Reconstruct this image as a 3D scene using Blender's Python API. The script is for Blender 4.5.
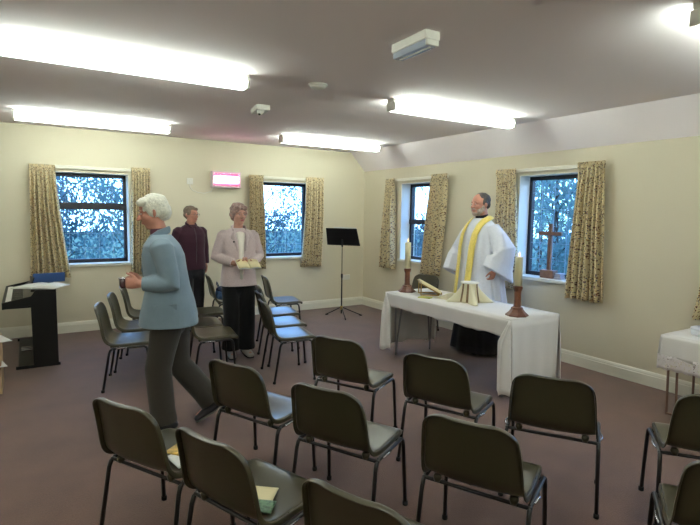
import bpy, bmesh, math, random
from mathutils import Vector, Matrix, Euler, noise

PI = math.pi
R = math.radians
for o in list(bpy.data.objects):
    bpy.data.objects.remove(o, do_unlink=True)
SC = bpy.context.scene
COL = SC.collection

# ------------------------------------------------------------------ camera
camd = bpy.data.cameras.new('camera')
cam = bpy.data.objects.new('camera', camd)
COL.objects.link(cam)
camd.sensor_width = 36.0
camd.lens = 515.838 / 700 * 36.0
camd.clip_start = 0.05
camd.clip_end = 200
_yaw, _pit, _rol = 1.01034136, 0.095596725, 0.014735014
_F = Vector((math.cos(_pit)*math.cos(_yaw), math.cos(_pit)*math.sin(_yaw), -math.sin(_pit)))
_R = _F.cross(Vector((0, 0, 1))).normalized()
_U = _R.cross(_F)
_R2 = _R*math.cos(_rol) + _U*math.sin(_rol)
_U2 = -_R*math.sin(_rol) + _U*math.cos(_rol)
cam.matrix_world = Matrix(((_R2.x, _U2.x, -_F.x, -4.8916), (_R2.y, _U2.y, -_F.y, -7.3698),
                           (_R2.z, _U2.z, -_F.z, 1.57), (0, 0, 0, 1)))
SC.camera = cam

# ------------------------------------------------------------------ world, light, exposure
SC.view_settings.view_transform = 'Standard'
SC.view_settings.look = 'None'
SC.view_settings.gamma = 1.0
SC.view_settings.use_curve_mapping = False
SC.view_settings.exposure = 0.12
TUBE = 10.8            # radiance of the fluorescent diffusers
w = bpy.data.worlds.new('world')
SC.world = w
w.use_nodes = True
nt = w.node_tree
bg = nt.nodes['Background']
tc = nt.nodes.new('ShaderNodeTexCoord')
sp = nt.nodes.new('ShaderNodeSeparateXYZ')
rp = nt.nodes.new('ShaderNodeValToRGB')
nt.links.new(tc.outputs['Generated'], sp.inputs[0])
nt.links.new(sp.outputs['Z'], rp.inputs[0])
nt.links.new(rp.outputs[0], bg.inputs[0])
rp.color_ramp.elements[0].position = 0.0
rp.color_ramp.elements[0].color = (0.37, 0.64, 1.0, 1)
rp.color_ramp.elements[1].position = 0.6
rp.color_ramp.elements[1].color = (0.16, 0.42, 1.0, 1)
bg.inputs[1].default_value = 7.5

# ------------------------------------------------------------------ materials
MATS = {}
def srgb(r, g, b):
    f = lambda c: (c/255/12.92) if c/255 <= .04045 else ((c/255+.055)/1.055)**2.4
    return (f(r), f(g), f(b), 1)
def mat(name, col, rough=.6, metal=0.0, spec=.5, bump=None, var=None, emit=None, sheen=0, coat=0):
    """col: sRGB triple; bump=(scale,strength,dist); var=(scale,amount)"""
    if name in MATS: return MATS[name]
    m = bpy.data.materials.new(name); m.use_nodes = True
    n = m.node_tree; b = n.nodes['Principled BSDF']
    c = srgb(*col)
    b.inputs['Base Color'].default_value = c
    b.inputs['Roughness'].default_value = rough
    b.inputs['Metallic'].default_value = metal
    b.inputs['Specular IOR Level'].default_value = spec
    if coat: b.inputs['Coat Weight'].default_value = coat
    if sheen: b.inputs['Sheen Weight'].default_value = sheen
    t = n.nodes.new('ShaderNodeTexCoord')
    if var:
        no = n.nodes.new('ShaderNodeTexNoise'); no.inputs['Scale'].default_value = var[0]
        no.inputs['Detail'].default_value = 4
        n.links.new(t.outputs['Object'], no.inputs['Vector'])
        r = n.nodes.new('ShaderNodeValToRGB')
        r.color_ramp.elements[0].position = .3; r.color_ramp.elements[1].position = .7
        r.color_ramp.elements[0].color = tuple(x*(1-var[1]) for x in c[:3])+(1,)
        r.color_ramp.elements[1].color = tuple(min(1, x*(1+var[1])) for x in c[:3])+(1,)
        n.links.new(no.outputs['Fac'], r.inputs[0]); n.links.new(r.outputs[0], b.inputs['Base Color'])
    if bump:
        no = n.nodes.new('ShaderNodeTexNoise'); no.inputs['Scale'].default_value = bump[0]
        no.inputs['Detail'].default_value = 3
        n.links.new(t.outputs['Object'], no.inputs['Vector'])
        bu = n.nodes.new('ShaderNodeBump'); bu.inputs['Strength'].default_value = bump[1]
        bu.inputs['Distance'].default_value = bump[2]
        n.links.new(no.outputs['Fac'], bu.inputs['Height']); n.links.new(bu.outputs[0], b.inputs['Normal'])
    if emit:
        b.inputs['Emission Color'].default_value = srgb(*emit[0]); b.inputs['Emission Strength'].default_value = emit[1]
    MATS[name] = m
    return m

WALL = mat('wall_paint', (217, 208, 184), .75, bump=(60, .12, .004), spec=.25)
CEIL = mat('ceiling_paint', (250, 240, 240), .85, bump=(40, .1, .004), spec=.2)
WHITEP = mat('white_gloss_paint', (232, 228, 212), .35)
DARKFRAME = mat('dark_window_frame', (26, 24, 34), .4)
PLASTIC = mat('chair_plastic', (60, 56, 38), .28, bump=(350, .25, .001), spec=.6)
TUBEM = mat('black_tube', (16, 15, 16), .3, spec=.6)
CHROME = mat('chrome', (190, 190, 195), .18, metal=1)
RUBBER = mat('rubber', (14, 13, 13), .7)
WHITEPL = mat('white_plastic', (225, 222, 212), .4)
WOODC = mat('brown_turned_wood', (104, 62, 42), .42, var=(30, .25))
WOODX = mat('mid_brown_wood', (120, 84, 62), .5, var=(25, .2))
PIANO = mat('piano_black', (9, 8, 8), .42, spec=.35)
LINEN = mat('white_linen', (226, 222, 218), .8, bump=(90, .25, .003), spec=.2)
PAPER = mat('white_paper', (232, 232, 228), .7, spec=.2)
CREAMP = mat('cream_paper', (224, 212, 170), .7, spec=.2)
SKIN = mat('skin', (196, 146, 128), .5, var=(14, .12), spec=.4)
SKINR = mat('skin_ruddy', (190, 134, 114), .5, var=(14, .15), spec=.4)

def carpet():
    m = bpy.data.materials.new('carpet'); m.use_nodes = True
    n = m.node_tree; b = n.nodes['Principled BSDF']
    t = n.nodes.new('ShaderNodeTexCoord')
    a = n.nodes.new('ShaderNodeTexNoise'); a.inputs['Scale'].default_value = 3.2; a.inputs['Detail'].default_value = 5
    c = n.nodes.new('ShaderNodeTexNoise'); c.inputs['Scale'].default_value = 140; c.inputs['Detail'].default_value = 2
    n.links.new(t.outputs['Object'], a.inputs['Vector']); n.links.new(t.outputs['Object'], c.inputs['Vector'])
    r = n.nodes.new('ShaderNodeValToRGB')
    r.color_ramp.elements[0].position = .3; r.color_ramp.elements[1].position = .7
    r.color_ramp.elements[0].color = srgb(94, 66, 55); r.color_ramp.elements[1].color = srgb(112, 80, 66)
    n.links.new(a.outputs['Fac'], r.inputs[0])
    mx = n.nodes.new('ShaderNodeMixRGB'); mx.blend_type = 'MULTIPLY'; mx.inputs[0].default_value = .55
    r2 = n.nodes.new('ShaderNodeValToRGB')
    r2.color_ramp.elements[0].position = .35; r2.color_ramp.elements[1].position = .65
    r2.color_ramp.elements[0].color = (.45, .45, .45, 1); r2.color_ramp.elements[1].color = (1, 1, 1, 1)
    n.links.new(c.outputs['Fac'], r2.inputs[0])
    n.links.new(r.outputs[0], mx.inputs[1]); n.links.new(r2.outputs[0], mx.inputs[2])
    n.links.new(mx.outputs[0], b.inputs['Base Color'])
    b.inputs['Roughness'].default_value = .75; b.inputs['Specular IOR Level'].default_value = .35
    b.inputs['Sheen Weight'].default_value = .25
    bu = n.nodes.new('ShaderNodeBump'); bu.inputs['Strength'].default_value = .5; bu.inputs['Distance'].default_value = .004
    n.links.new(c.outputs['Fac'], bu.inputs['Height']); n.links.new(bu.outputs[0], b.inputs['Normal'])
    return m
CARPET = carpet()

def curtain_mat():
    m = bpy.data.materials.new('sprigged_curtain'); m.use_nodes = True
    n = m.node_tree; b = n.nodes['Principled BSDF']
    t = n.nodes.new('ShaderNodeTexCoord')
    base = srgb(232, 216, 176)
    cur = None
    for i, (sc, th, col, seed) in enumerate([(34, .26, srgb(112, 72, 56), 0), (41, .24, srgb(84, 86, 112), 3.3), (26, .2, srgb(176, 146, 98), 7.7), (55, .22, srgb(140, 92, 78), 5.1)]):
        mp = n.nodes.new('ShaderNodeMapping'); mp.inputs['Location'].default_value = (seed, seed*1.7, seed*.6)
        mp.inputs['Scale'].default_value = (1, 1, .7)
        v = n.nodes.new('ShaderNodeTexVoronoi'); v.inputs['Scale'].default_value = sc; v.inputs['Randomness'].default_value = 1
        n.links.new(t.outputs['UV'], mp.inputs[0]); n.links.new(mp.outputs[0], v.inputs['Vector'])
        lt = n.nodes.new('ShaderNodeMath'); lt.operation = 'LESS_THAN'; lt.inputs[1].default_value = th
        n.links.new(v.outputs['Distance'], lt.inputs[0])
        mx = n.nodes.new('ShaderNodeMixRGB'); mx.inputs[2].default_value = col
        n.links.new(lt.outputs[0], mx.inputs[0])
        if cur is None: mx.inputs[1].default_value = base
        else: n.links.new(cur, mx.inputs[1])
        cur = mx.outputs[0]
    n.links.new(cur, b.inputs['Base Color'])
    b.inputs['Roughness'].default_value = .85; b.inputs['Specular IOR Level'].default_value = .15
    tr = n.nodes.new('ShaderNodeBsdfTranslucent'); n.links.new(cur, tr.inputs[0])
    ms = n.nodes.new('ShaderNodeMixShader'); ms.inputs[0].default_value = .18
    out = n.nodes['Material Output']
    n.links.new(b.outputs[0], ms.inputs[1]); n.links.new(tr.outputs[0], ms.inputs[2]); n.links.new(ms.outputs[0], out.inputs[0])
    return m
CURT = curtain_mat()

def glass():
    m = bpy.data.materials.new('window_glass'); m.use_nodes = True
    n = m.node_tree; n.nodes.remove(n.nodes['Principled BSDF'])
    t = n.nodes.new('ShaderNodeBsdfTransparent'); t.inputs[0].default_value = (.93, .97, 1, 1)
    g = n.nodes.new('ShaderNodeBsdfGlossy'); g.inputs['Roughness'].default_value = .02
    f = n.nodes.new('ShaderNodeFresnel'); f.inputs[0].default_value = 1.45
    ms = n.nodes.new('ShaderNodeMixShader')
    ge = n.nodes.new('ShaderNodeNewGeometry'); su = n.nodes.new('ShaderNodeMath'); su.operation = 'SUBTRACT'; su.use_clamp = True
    n.links.new(f.outputs[0], su.inputs[0]); n.links.new(ge.outputs['Backfacing'], su.inputs[1])
    n.links.new(su.outputs[0], ms.inputs[0]); n.links.new(t.outputs[0], ms.inputs[1]); n.links.new(g.outputs[0], ms.inputs[2])
    n.links.new(ms.outputs[0], n.nodes['Material Output'].inputs[0])
    return m
GLASS = glass()

def leafmat(name, c, em=0):
    m = bpy.data.materials.new(name); m.use_nodes = True
    n = m.node_tree; b = n.nodes['Principled BSDF']
    b.inputs['Base Color'].default_value = srgb(*c); b.inputs['Roughness'].default_value = .45
    tr = n.nodes.new('ShaderNodeBsdfTranslucent'); tr.inputs[0].default_value = srgb(*[min(255, int(x*1.25)) for x in c])
    ms = n.nodes.new('ShaderNodeMixShader'); ms.inputs[0].default_value = .4
    n.links.new(b.outputs[0], ms.inputs[1]); n.links.new(tr.outputs[0], ms.inputs[2]); n.links.new(ms.outputs[0], n.nodes['Material Output'].inputs[0])
    return m

# ------------------------------------------------------------------ geometry helpers
class G:
    def __init__(s): s.v = []; s.f = []; s.sm = []; s.uv = None
    def add(s, vs, fs, smooth=True, M=None):
        o = len(s.v)
        for p in vs:
            p = Vector(p)
            if M is not None: p = M @ p
            s.v.append(p)
        for f in fs: s.f.append([i+o for i in f]); s.sm.append(smooth)
        return s
    def box(s, c, size, M=None, taper=None):
        x, y, z = [d/2 for d in size]; c = Vector(c)
        vs = []
        for sx in (-1, 1):
            for sy in (-1, 1):
                for sz in (-1, 1):
                    k = taper if (taper and sz > 0) else 1
                    vs.append(c+Vector((sx*x*k, sy*y*k, sz*z)))
        return s.add(vs, [(0, 1, 3, 2), (4, 6, 7, 5), (0, 4, 5, 1), (2, 3, 7, 6), (0, 2, 6, 4), (1, 5, 7, 3)], False, M)
    def b2(s, lo, hi, M=None):
        return s.box([(a+b)/2 for a, b in zip(lo, hi)], [abs(b-a) for a, b in zip(lo, hi)], M)
    def tube(s, pts, rad, n=12, side=None, caps=True, M=None, rnd=True):
        """pts: centres; rad: number or list of number/(a,b); a along 'side', b across"""
        pts = [Vector(p) for p in pts]
        if not isinstance(rad, list): rad = [rad]*len(pts)
        rad = [(r, r) if not isinstance(r, tuple) else r for r in rad]
        if rnd and caps:   # rounded ends
            d0 = (pts[0]-pts[1]).normalized(); d1 = (pts[-1]-pts[-2]).normalized()
            r0, r1 = rad[0], rad[-1]; m0, m1 = min(r0), min(r1)
            P0 = []; Q0 = []; P1 = []; Q1 = []
            for a in (80, 50, 25):
                ca, sa = math.cos(R(a)), math.sin(R(a))
                P0.append(pts[0]+d0*m0*sa); Q0.append((r0[0]*ca, r0[1]*ca))
            for a in (25, 50, 80):
                ca, sa = math.cos(R(a)), math.sin(R(a))
                P1.append(pts[-1]+d1*m1*sa); Q1.append((r1[0]*ca, r1[1]*ca))
            pts = P0+pts+P1; rad = Q0+rad+Q1
        N = len(pts); rings = []
        prev = Vector(side) if side is not None else None
        for i, p in enumerate(pts):
            if i == 0: t = pts[1]-pts[0]
            elif i == N-1: t = pts[-1]-pts[-2]
            else: t = (pts[i+1]-p).normalized()+(p-pts[i-1]).normalized()
            if t.length < 1e-9: t = pts[min(i+1, N-1)]-pts[max(i-1, 0)]
            t.normalize()
            if prev is None: prev = Vector((1, 0, 0)) if abs(t.x) < .8 else Vector((0, 1, 0))
            a = prev-t*prev.dot(t)
            if a.length < 1e-6: a = t.orthogonal()
            a.normalize(); b = t.cross(a)
            if side is None: prev = a
            ra, rb = rad[i]
            rings.append([p+a*ra*math.cos(2*PI*k/n)+b*rb*math.sin(2*PI*k/n) for k in range(n)])
        return s.loft(rings, caps, M=M)
    def loft(s, rings, caps=True, closed=True, smooth=True, M=None):
        n = len(rings[0]); vs = [p for r in rings for p in r]; fs = []
        for i in range(len(rings)-1):
            for k in range(n if closed else n-1):
                k2 = (k+1) % n
                fs.append((i*n+k, i*n+k2, (i+1)*n+k2, (i+1)*n+k))
        if caps and closed:
            fs.append(tuple(range(n-1, -1, -1))); fs.append(tuple((len(rings)-1)*n+k for k in range(n)))
        return s.add(vs, fs, smooth, M)
    def ell(s, c, r, nu=16, nv=10, M=None, fn=None):
        c = Vector(c); rings = []
        for j in range(1, nv):
            th = PI*j/nv; row = []
            for i in range(nu):
                ph = 2*PI*i/nu
                d = Vector((math.sin(th)*math.cos(ph), math.sin(th)*math.sin(ph), -math.cos(th)))
                p = c+Vector((d.x*r[0], d.y*r[1], d.z*r[2]))
                if fn: p = fn(p, d)
                row.append(p)
            rings.append(row)
        vs = [p for r_ in rings for p in r_]; n = nu; fs = []
        for i in range(len(rings)-1):
            for k in range(n):
                k2 = (k+1) % n; fs.append((i*n+k, i*n+k2, (i+1)*n+k2, (i+1)*n+k))
        b = c+Vector((0, 0, -r[2])); t = c+Vector((0, 0, r[2]))
        if fn: b = fn(b, Vector((0, 0, -1))); t = fn(t, Vector((0, 0, 1)))
        vs += [b, t]; L = len(vs)
        for k in range(n):
            k2 = (k+1) % n
            fs.append((L-2, k2, k)); fs.append((L-1, (len(rings)-1)*n+k, (len(rings)-1)*n+k2))
        return s.add(vs, fs, True, M)
    def lathe(s, prof, c=(0, 0, 0), n=24, M=None, smooth=True):
        c = Vector(c)
        rings = [[c+Vector((r*math.cos(2*PI*k/n), r*math.sin(2*PI*k/n), z)) for k in range(n)] for r, z in prof]
        return s.loft(rings, True, smooth=smooth, M=M)
    def prism(s, poly, d, M=None):
        """poly: 3D loop, extruded by vector d"""
        d = Vector(d); n = len(poly); vs = [Vector(p) for p in poly]+[Vector(p)+d for p in poly]
        fs = [tuple(range(n-1, -1, -1)), tuple(range(n, 2*n))]+[(k, (k+1) % n, n+(k+1) % n, n+k) for k in range(n)]
        return s.add(vs, fs, False, M)

def obj(name, g, m, parent=None, bevel=0, remesh=0, smooth=0, sub=0, solid=0, soff=0, **kw):
    me = bpy.data.meshes.new(name)
    me.from_pydata([tuple(p) for p in g.v], [], g.f)
    me.polygons.foreach_set('use_smooth', g.sm)
    if g.uv:
        uvl = me.uv_layers.new(name='UVMap')
        for l in me.loops: uvl.data[l.vertex_index if False else l.index].uv = g.uv[l.vertex_index]
    me.update()
    bm = bmesh.new(); bm.from_mesh(me); bmesh.ops.recalc_face_normals(bm, faces=bm.faces); bm.to_mesh(me); bm.free()
    me.materials.append(m)
    o = bpy.data.objects.new(name, me); COL.objects.link(o)
    if parent is not None: o.parent = parent
    if solid:
        md = o.modifiers.new('s', 'SOLIDIFY'); md.thickness = solid; md.offset = soff
    if bevel:
        md = o.modifiers.new('b', 'BEVEL'); md.width = bevel; md.segments = 2; md.limit_method = 'ANGLE'; md.angle_limit = R(40)
    if remesh:
        md = o.modifiers.new('r', 'REMESH'); md.mode = 'VOXEL'; md.voxel_size = remesh; md.use_smooth_shade = True
    if smooth:
        md = o.modifiers.new('m', 'SMOOTH'); md.factor = .5; md.iterations = smooth
    if sub:
        md = o.modifiers.new('u', 'SUBSURF'); md.levels = sub; md.render_levels = sub
    for k, v in kw.items(): o[k] = v
    return o

def tag(o, label, cat, group=None):
    o['label'] = label; o['category'] = cat
    if group: o['group'] = group
    return o
def thing(name, label, cat, loc=(0, 0, 0), rz=0, group=None):
    o = bpy.data.objects.new(name, None); COL.objects.link(o)
    o.empty_display_size = .1
    o.location = loc; o.rotation_euler = (0, 0, rz)
    return tag(o, label, cat, group)
def struct(name, g, m, parent=None, **kw):
    o = obj(name, g, m, parent, **kw)
    if parent is None: o['kind'] = 'structure'
    return o
def dup(root, loc, rz, label=None, group=None):
    r = root.copy(); COL.objects.link(r); r.location = loc; r.rotation_euler = (0, 0, rz)
    if label: r['label'] = label
    if group: r['group'] = group
    for ch in list(root.children):
        c = ch.copy(); COL.objects.link(c); c.parent = r
        for gch in list(ch.children):
            d = gch.copy(); COL.objects.link(d); d.parent = c
    return r
# ================================================================== ROOM
H, SL, HB = 2.567, 0.278, 2.270         # ceiling height, slope width, height of window wall
XL, YR = -8.2, -10.2                    # far left wall, rear wall
TH = .28                                # wall thickness
ZB, ZT = .87, 2.03                      # window opening
WA = [(-4.60, -3.73), (-1.90, -1.03)]                  # openings in the far wall (x)
WB = [(-1.86, -1.03), (-4.13, -3.27), (-6.49, -5.62)]  # openings in the right wall (y)

def wall_with_holes(a0, a1, z1, holes, axis):
    g = G(); holes = sorted(holes); cur = a0
    def blk(u0, u1, z0, z1):
        if axis == 'x': g.b2((u0, 0, z0), (u1, TH, z1))
        else: g.b2((0, u0, z0), (TH, u1, z1))
    for h0, h1 in holes:
        blk(cur, h0, 0, z1); blk(h0, h1, 0, ZB); blk(h0, h1, ZT, z1); cur = h1
    blk(cur, a1, 0, z1)
    return g
struct('wall_far', wall_with_holes(XL, TH, H+.05, WA, 'x'), WALL)
struct('wall_right', wall_with_holes(YR, 0, HB+.02, WB, 'y'), WALL)
struct('wall_left', G().b2((XL-.1, YR, 0), (XL, TH, H+.05)), WALL)
struct('wall_rear', G().b2((XL, YR-.1, 0), (TH, YR, H+.05)), WALL)
struct('floor', G().b2((XL-.1, YR-.1, -.1), (TH, TH, 0)), CARPET)
g = G()
g.prism([(XL-.1, YR-.1, H), (-SL, YR-.1, H), (0, YR-.1, HB), (TH, YR-.1, HB), (TH, YR-.1, H+.12), (XL-.1, YR-.1, H+.12)], (0, TH-YR+.1, 0))
struct('ceiling', g, CEIL)

# skirting with a moulded upper edge
def skirting(name, axis, u0, u1, off, sgn):
    prof = [(0, 0), (.02, 0), (.02, .098), (.016, .104), (.016, .112), (.012, .124), (.006, .134), (0, .136)]
    if axis == 'x': poly = [(u0, off+sgn*d, z) for d, z in prof]; d = (u1-u0, 0, 0)
    else: poly = [(off+sgn*d_, u0, z) for d_, z in prof]; d = (0, u1-u0, 0)
    struct(name, G().prism(poly, d), WHITEP)
skirting('baseboard_far', 'x', XL, -.02, 0, -1)
skirting('baseboard_right', 'y', YR, -.0, 0, -1)
skirting('baseboard_left', 'y', YR, 0, XL, 1)
skirting('baseboard_rear', 'x', XL, -.02, YR, 1)

# windows: local frame u along wall, d outward, z up
REV = .17
REVEAL = mat('reveal_paint', (236, 236, 232), .6)
def window(n, axis, u0, u1, kind):
    def T(u, d, z): return (u, d, z) if axis == 'x' else (d, u, z)
    def bx(g, ua, ub, da, db, za, zb): return g.b2(T(ua, da, za), T(ub, db, zb))
    fr = G(); a, b = u0, u1; t = .045
    bx(fr, a, a+t, REV, REV+.06, ZB, ZT); bx(fr, b-t, b, REV, REV+.06, ZB, ZT)
    bx(fr, a, b, REV, REV+.06, ZB, ZB+.05); bx(fr, a, b, REV, REV+.06, ZT-.05, ZT)
    if kind == 'sash': bx(fr, a, b, REV-.01, REV+.06, 1.565, 1.655)
    if kind == 'mid': bx(fr, a, b, REV-.01, REV+.06, 1.415, 1.485)
    W = obj('window_%d' % n, fr, DARKFRAME, bevel=.004, kind='structure')
    gl = G(); bx(gl, a+.03, b-.03, REV+.025, REV+.031, ZB+.03, ZT-.03); obj('window_pane', gl, GLASS, W)
    ld = G()
    us = [a+(b-a)*k/5 for k in range(1, 5)]; zs = [ZB+(ZT-ZB)*k/6 for k in range(1, 6)]
    for u in us: bx(ld, u-.002, u+.002, REV+.02, REV+.025, ZB+.03, ZT-.03)
    for z in zs: bx(ld, a+.03, b-.03, REV+.0195, REV+.0245, z-.002, z+.002)
    obj('glazing_bar', ld, mat('lead_came', (150, 165, 180), .5), W)
    sl = G(); bx(sl, a-.03, b+.03, -.035, REV, ZB-.03, ZB+.004); obj('window_sill', sl, WHITEP, W, bevel=.004)
    rv = G(); th = .006
    bx(rv, a, a+th, 0.001, REV, ZB, ZT); bx(rv, b-th, b, 0.001, REV, ZB, ZT); bx(rv, a+th, b-th, 0.001, REV, ZT-th, ZT)
    obj('reveal_lining', rv, REVEAL, W)
window(1, 'x', *WA[0], 'sash')
window(2, 'x', *WA[1], 'plain')
window(3, 'y', *WB[0], 'mid')
window(4, 'y', *WB[1], 'plain')
window(5, 'y', *WB[2], 'mid')

# curtain rails and curtains
def rail(axis, u0, u1, label, group='white curtain rails'):
    def T(u, d, z): return (u, d, z) if axis == 'x' else (d, u, z)
    g = G().b2(T(u0, -.035, 2.065), T(u1, -.02, 2.105))
    o = obj('curtain_rail', g, WHITEP, bevel=.003); tag(o, label, 'curtain rail', group)
    for k in (.06, .5, .94):
        u = u0+(u1-u0)*k; obj('bracket', G().b2(T(u-.012, -.021, 2.07), T(u+.012, 0, 2.10)), WHITEP, o)
def curtain(axis, t0, t1, b0, b1, label, seed=0, zt=2.12, zb=.715):
    """t0..t1 top extent, b0..b1 bottom extent along the wall"""
    random.seed(seed)
    g = G(); nu, nz = 96, 26; folds = 6.5; ph = random.random()*6; uvs = []
    rows = []
    for j in range(nz+1):
        q = j/nz; z = zt+(zb-zt)*q; row = []
        e = q**1.3
        a = t0+(b0-t0)*e; b = t1+(b1-t1)*e
        amp = .014+.034*min(1, q*2.5)
        for i in range(nu+1):
            s_ = i/nu; u = a+(b-a)*s_
            w_ = math.sin(s_*folds*2*PI+ph+.5*math.sin(q*3+seed))+.3*math.sin(s_*folds*3.1*PI+ph*2)
            if q < .05: w_ = .6*math.sin(s_*22*2*PI)
            d = -.075-amp*w_
            zz = z+(.006*math.sin(s_*9+seed) if j == nz else 0)
            row.append((u, d, zz) if axis == 'x' else (d, u, zz)); uvs.append((s_*1.05, z))
        rows.append(row)
    g.loft(rows, False, closed=False); g.uv = uvs
    o = obj('curtain', g, CURT, solid=.004)
    tag(o, label, 'curtain', 'sprigged curtains'); return o
rail('x', -4.80, -3.54, 'white curtain rail above the window behind the digital piano')
rail('x', -2.06, -.86, 'white curtain rail above the window behind the music stand')
rail('y', -2.09, -.75, 'white curtain rail above the window left of the priest')
rail('y', -4.32, -3.02, 'white curtain rail above the window with the wooden cross')
curtain('x', -4.84, -4.57, -4.87, -4.44, 'sprigged curtain nearest the piano, left of its window, flaring at the hem', 1, 2.10)
curtain('x', -3.70, -3.47, -3.73, -3.50, 'sprigged curtain right of the piano-side window, behind the walking person', 2, 2.12)
curtain('x', -2.09, -1.86, -2.09, -1.82, 'sprigged curtain behind the woman in the pink jacket, right of the heater', 3, 2.11)
curtain('x', -1.15, -.83, -1.24, -.85, 'sprigged curtain between the narrow window and the black music stand', 4, 2.12)
curtain('y', -.94, -.72, -.98, -.66, 'sprigged curtain nearest the room corner, behind the left candle', 5, 2.11)
curtain('y', -2.12, -1.80, -1.98, -1.66, 'sprigged curtain just left of the priest', 6, 2.12)
curtain('y', -3.27, -2.97, -3.38, -3.02, 'sprigged curtain just right of the priest, behind the right candle', 7, 2.11)
curtain('y', -4.36, -4.06, -4.44, -4.0, 'sprigged curtain right of the wooden cross, on the open wall side', 8, 2.12)
curtain('y', -5.66, -5.38, -5.72, -5.22, 'sprigged curtain at the right edge above the small white table', 9, 2.12)

# ================================================================== FLUORESCENT LIGHTS
DIFF = mat('lit_diffuser', (255, 255, 255), .4, emit=((244, 255, 244), TUBE))
UPLIGHT = mat('added_uplight', (255, 255, 255), .4, emit=((240, 255, 244), TUBE*4.5))  # stronger glow for the added strip that lights the ceiling
def batten(x0, x1, y, label):
    t = thing('ceiling_light', label, 'ceiling light', ((x0+x1)/2, y, H), 0, 'fluorescent battens')
    L = (x1-x0)
    obj('spine', G().b2((-L/2, -.047, -.030), (L/2, .047, 0)), WHITEPL, t, bevel=.003)
    g = G(); pr = [(-.060, -.0625), (-.052, -.088), (-.032, -.104), (.032, -.104), (.052, -.088), (.060, -.0625)]
    g.prism([(-L/2+.02, a, b) for a, b in pr], (L-.04, 0, 0)); obj('diffuser', g, DIFF, t, bevel=.003)
    g = G().prism([(-L/2+.02, a, b) for a, b in ((-.047, -.0305), (-.060, -.062), (.060, -.062), (.047, -.0305))], (L-.04, 0, 0)); obj('uplight_strip', g, UPLIGHT, t)  # glowing strip added below the spine to brighten the ceiling
    for s_ in (-1, 1):
        obj('end_cap', G().box((s_*(L/2-.011), 0, -.067), (.018, .116, .072)), WHITEPL, t, bevel=.003)
batten(-5.02, -3.47, -3.64, 'lit fluorescent tube fitting crossing the upper left of the ceiling')
batten(-4.97, -3.42, -1.02, 'lit fluorescent tube fitting near the far wall above the piano')
batten(-2.06, -.51, -1.12, 'lit fluorescent tube fitting near the room corner above the music stand')
batten(-2.16, -.61, -3.64, 'lit fluorescent tube fitting above the altar and the priest')
batten(-7.8, -6.25, -3.64, 'unseen fluorescent tube fitting added beyond the left edge for more light')  # out of view, added to brighten the left wall
batten(-7.8, -6.25, -6.13, 'unseen fluorescent tube fitting added at the left rear for more light')  # second added lamp out of view, also for the left wall
batten(-5.02, -3.47, -8.65, 'unseen fluorescent tube fitting added at the rear left for more light')  # unseen lamp added to lift the ceiling and walls
batten(-2.22, -.67, -8.65, 'unseen fluorescent tube fitting added at the rear right for more light')  # unseen lamp added to lift the ceiling and the right wall
batten(-2.22, -.67, -6.13, 'lit fluorescent tube fitting cut off at the upper right corner')
batten(-5.02, -3.47, -6.13, 'lit fluorescent tube fitting overhead of the viewpoint')

# emergency light
t = thing('emergency_light', 'small boxy emergency light with clear lens on the ceiling', 'emergency light', (-2.97, -4.97, H), R(-2))
obj('housing', G().box((0, 0, -.025), (.10, .33, .05)), WHITEPL, t, bevel=.006)
LENS = mat('clear_lens', (172, 180, 196), .12, spec=.8)
obj('lens', G().prism([(-.045, -.155, -.05), (.045, -.155, -.05), (.034, -.145, -.082), (-.034, -.145, -.082)], (0, .31, 0)), LENS, t, bevel=.004)
obj('lens_ridge', G().box((.0, 0, -.083), (.012, .28, .006)), WHITEPL, t)
obj('end_plate', G().box((0, -.157, -.065), (.085, .014, .03)), WHITEPL, t, bevel=.003)
# smoke detector
t = thing('smoke_detector', 'round white smoke detector on the ceiling', 'smoke detector', (-2.92, -3.72, H))
obj('base', G().lathe([(.072, 0), (.075, -.004), (.073, -.014), (.03, -.015)], n=28), WHITEPL, t)
obj('cover', G().lathe([(.060, -.012), (.062, -.020), (.056, -.030), (.035, -.036), (.001, -.037)], n=28), WHITEPL, t)
# alarm sensor
t = thing('ceiling_sensor', 'white oblong sensor box with a dark eye on the ceiling', 'sensor', (-2.95, -2.62, H), R(-10))
obj('housing', G().box((0, 0, -.024), (.13, .27, .048)), WHITEPL, t, bevel=.008)
obj('sensor_head', G().tube([(-.005, -.07, -.03), (-.02, -.08, -.062)], [.036, .030], 18), WHITEPL, t)
obj('eye', G().ell((-.028, -.09, -.083), (.014, .014, .012)), mat('dark_lens', (30, 28, 34), .2), t)

# wall heater glowing pink
t = thing('wall_heater', 'small wall heater glowing pink high on the far wall', 'heater', (-2.43, 0, 2.02))
PINKP = mat('heater_casing', (216, 196, 202), .35)
g = G().b2((-.21, -.10, .09), (.21, 0, .115)).b2((-.21, -.10, -.115), (.21, 0, -.09)).b2((-.21, -.10, -.09), (-.19, 0, .09)).b2((.19, -.10, -.09), (.21, 0, .09)).b2((-.19, -.02, -.09), (.19, 0, .09))
obj('casing', g, PINKP, t, bevel=.004)
obj('reflector', G().prism([(-.185, -.022, .085), (-.185, -.05, .06), (-.185, -.055, -.06), (-.185, -.022, -.085)], (.37, 0, 0)), mat('heater_reflector', (240, 190, 205), .25, metal=.6), t)
for z in (-.03, .03):
    obj('heating_element', G().tube([(-.165, -.075, z), (.165, -.075, z)], .021, 12), mat('glowing_element', (255, 255, 255), .4, emit=((255, 150, 205), 9)), t)
g = G()
for k in range(9): g.tube([(-.18+.045*k, -.102, -.092), (-.18+.045*k, -.102, .092)], .0016, 6)
obj('guard', g, CHROME, t)
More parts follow.
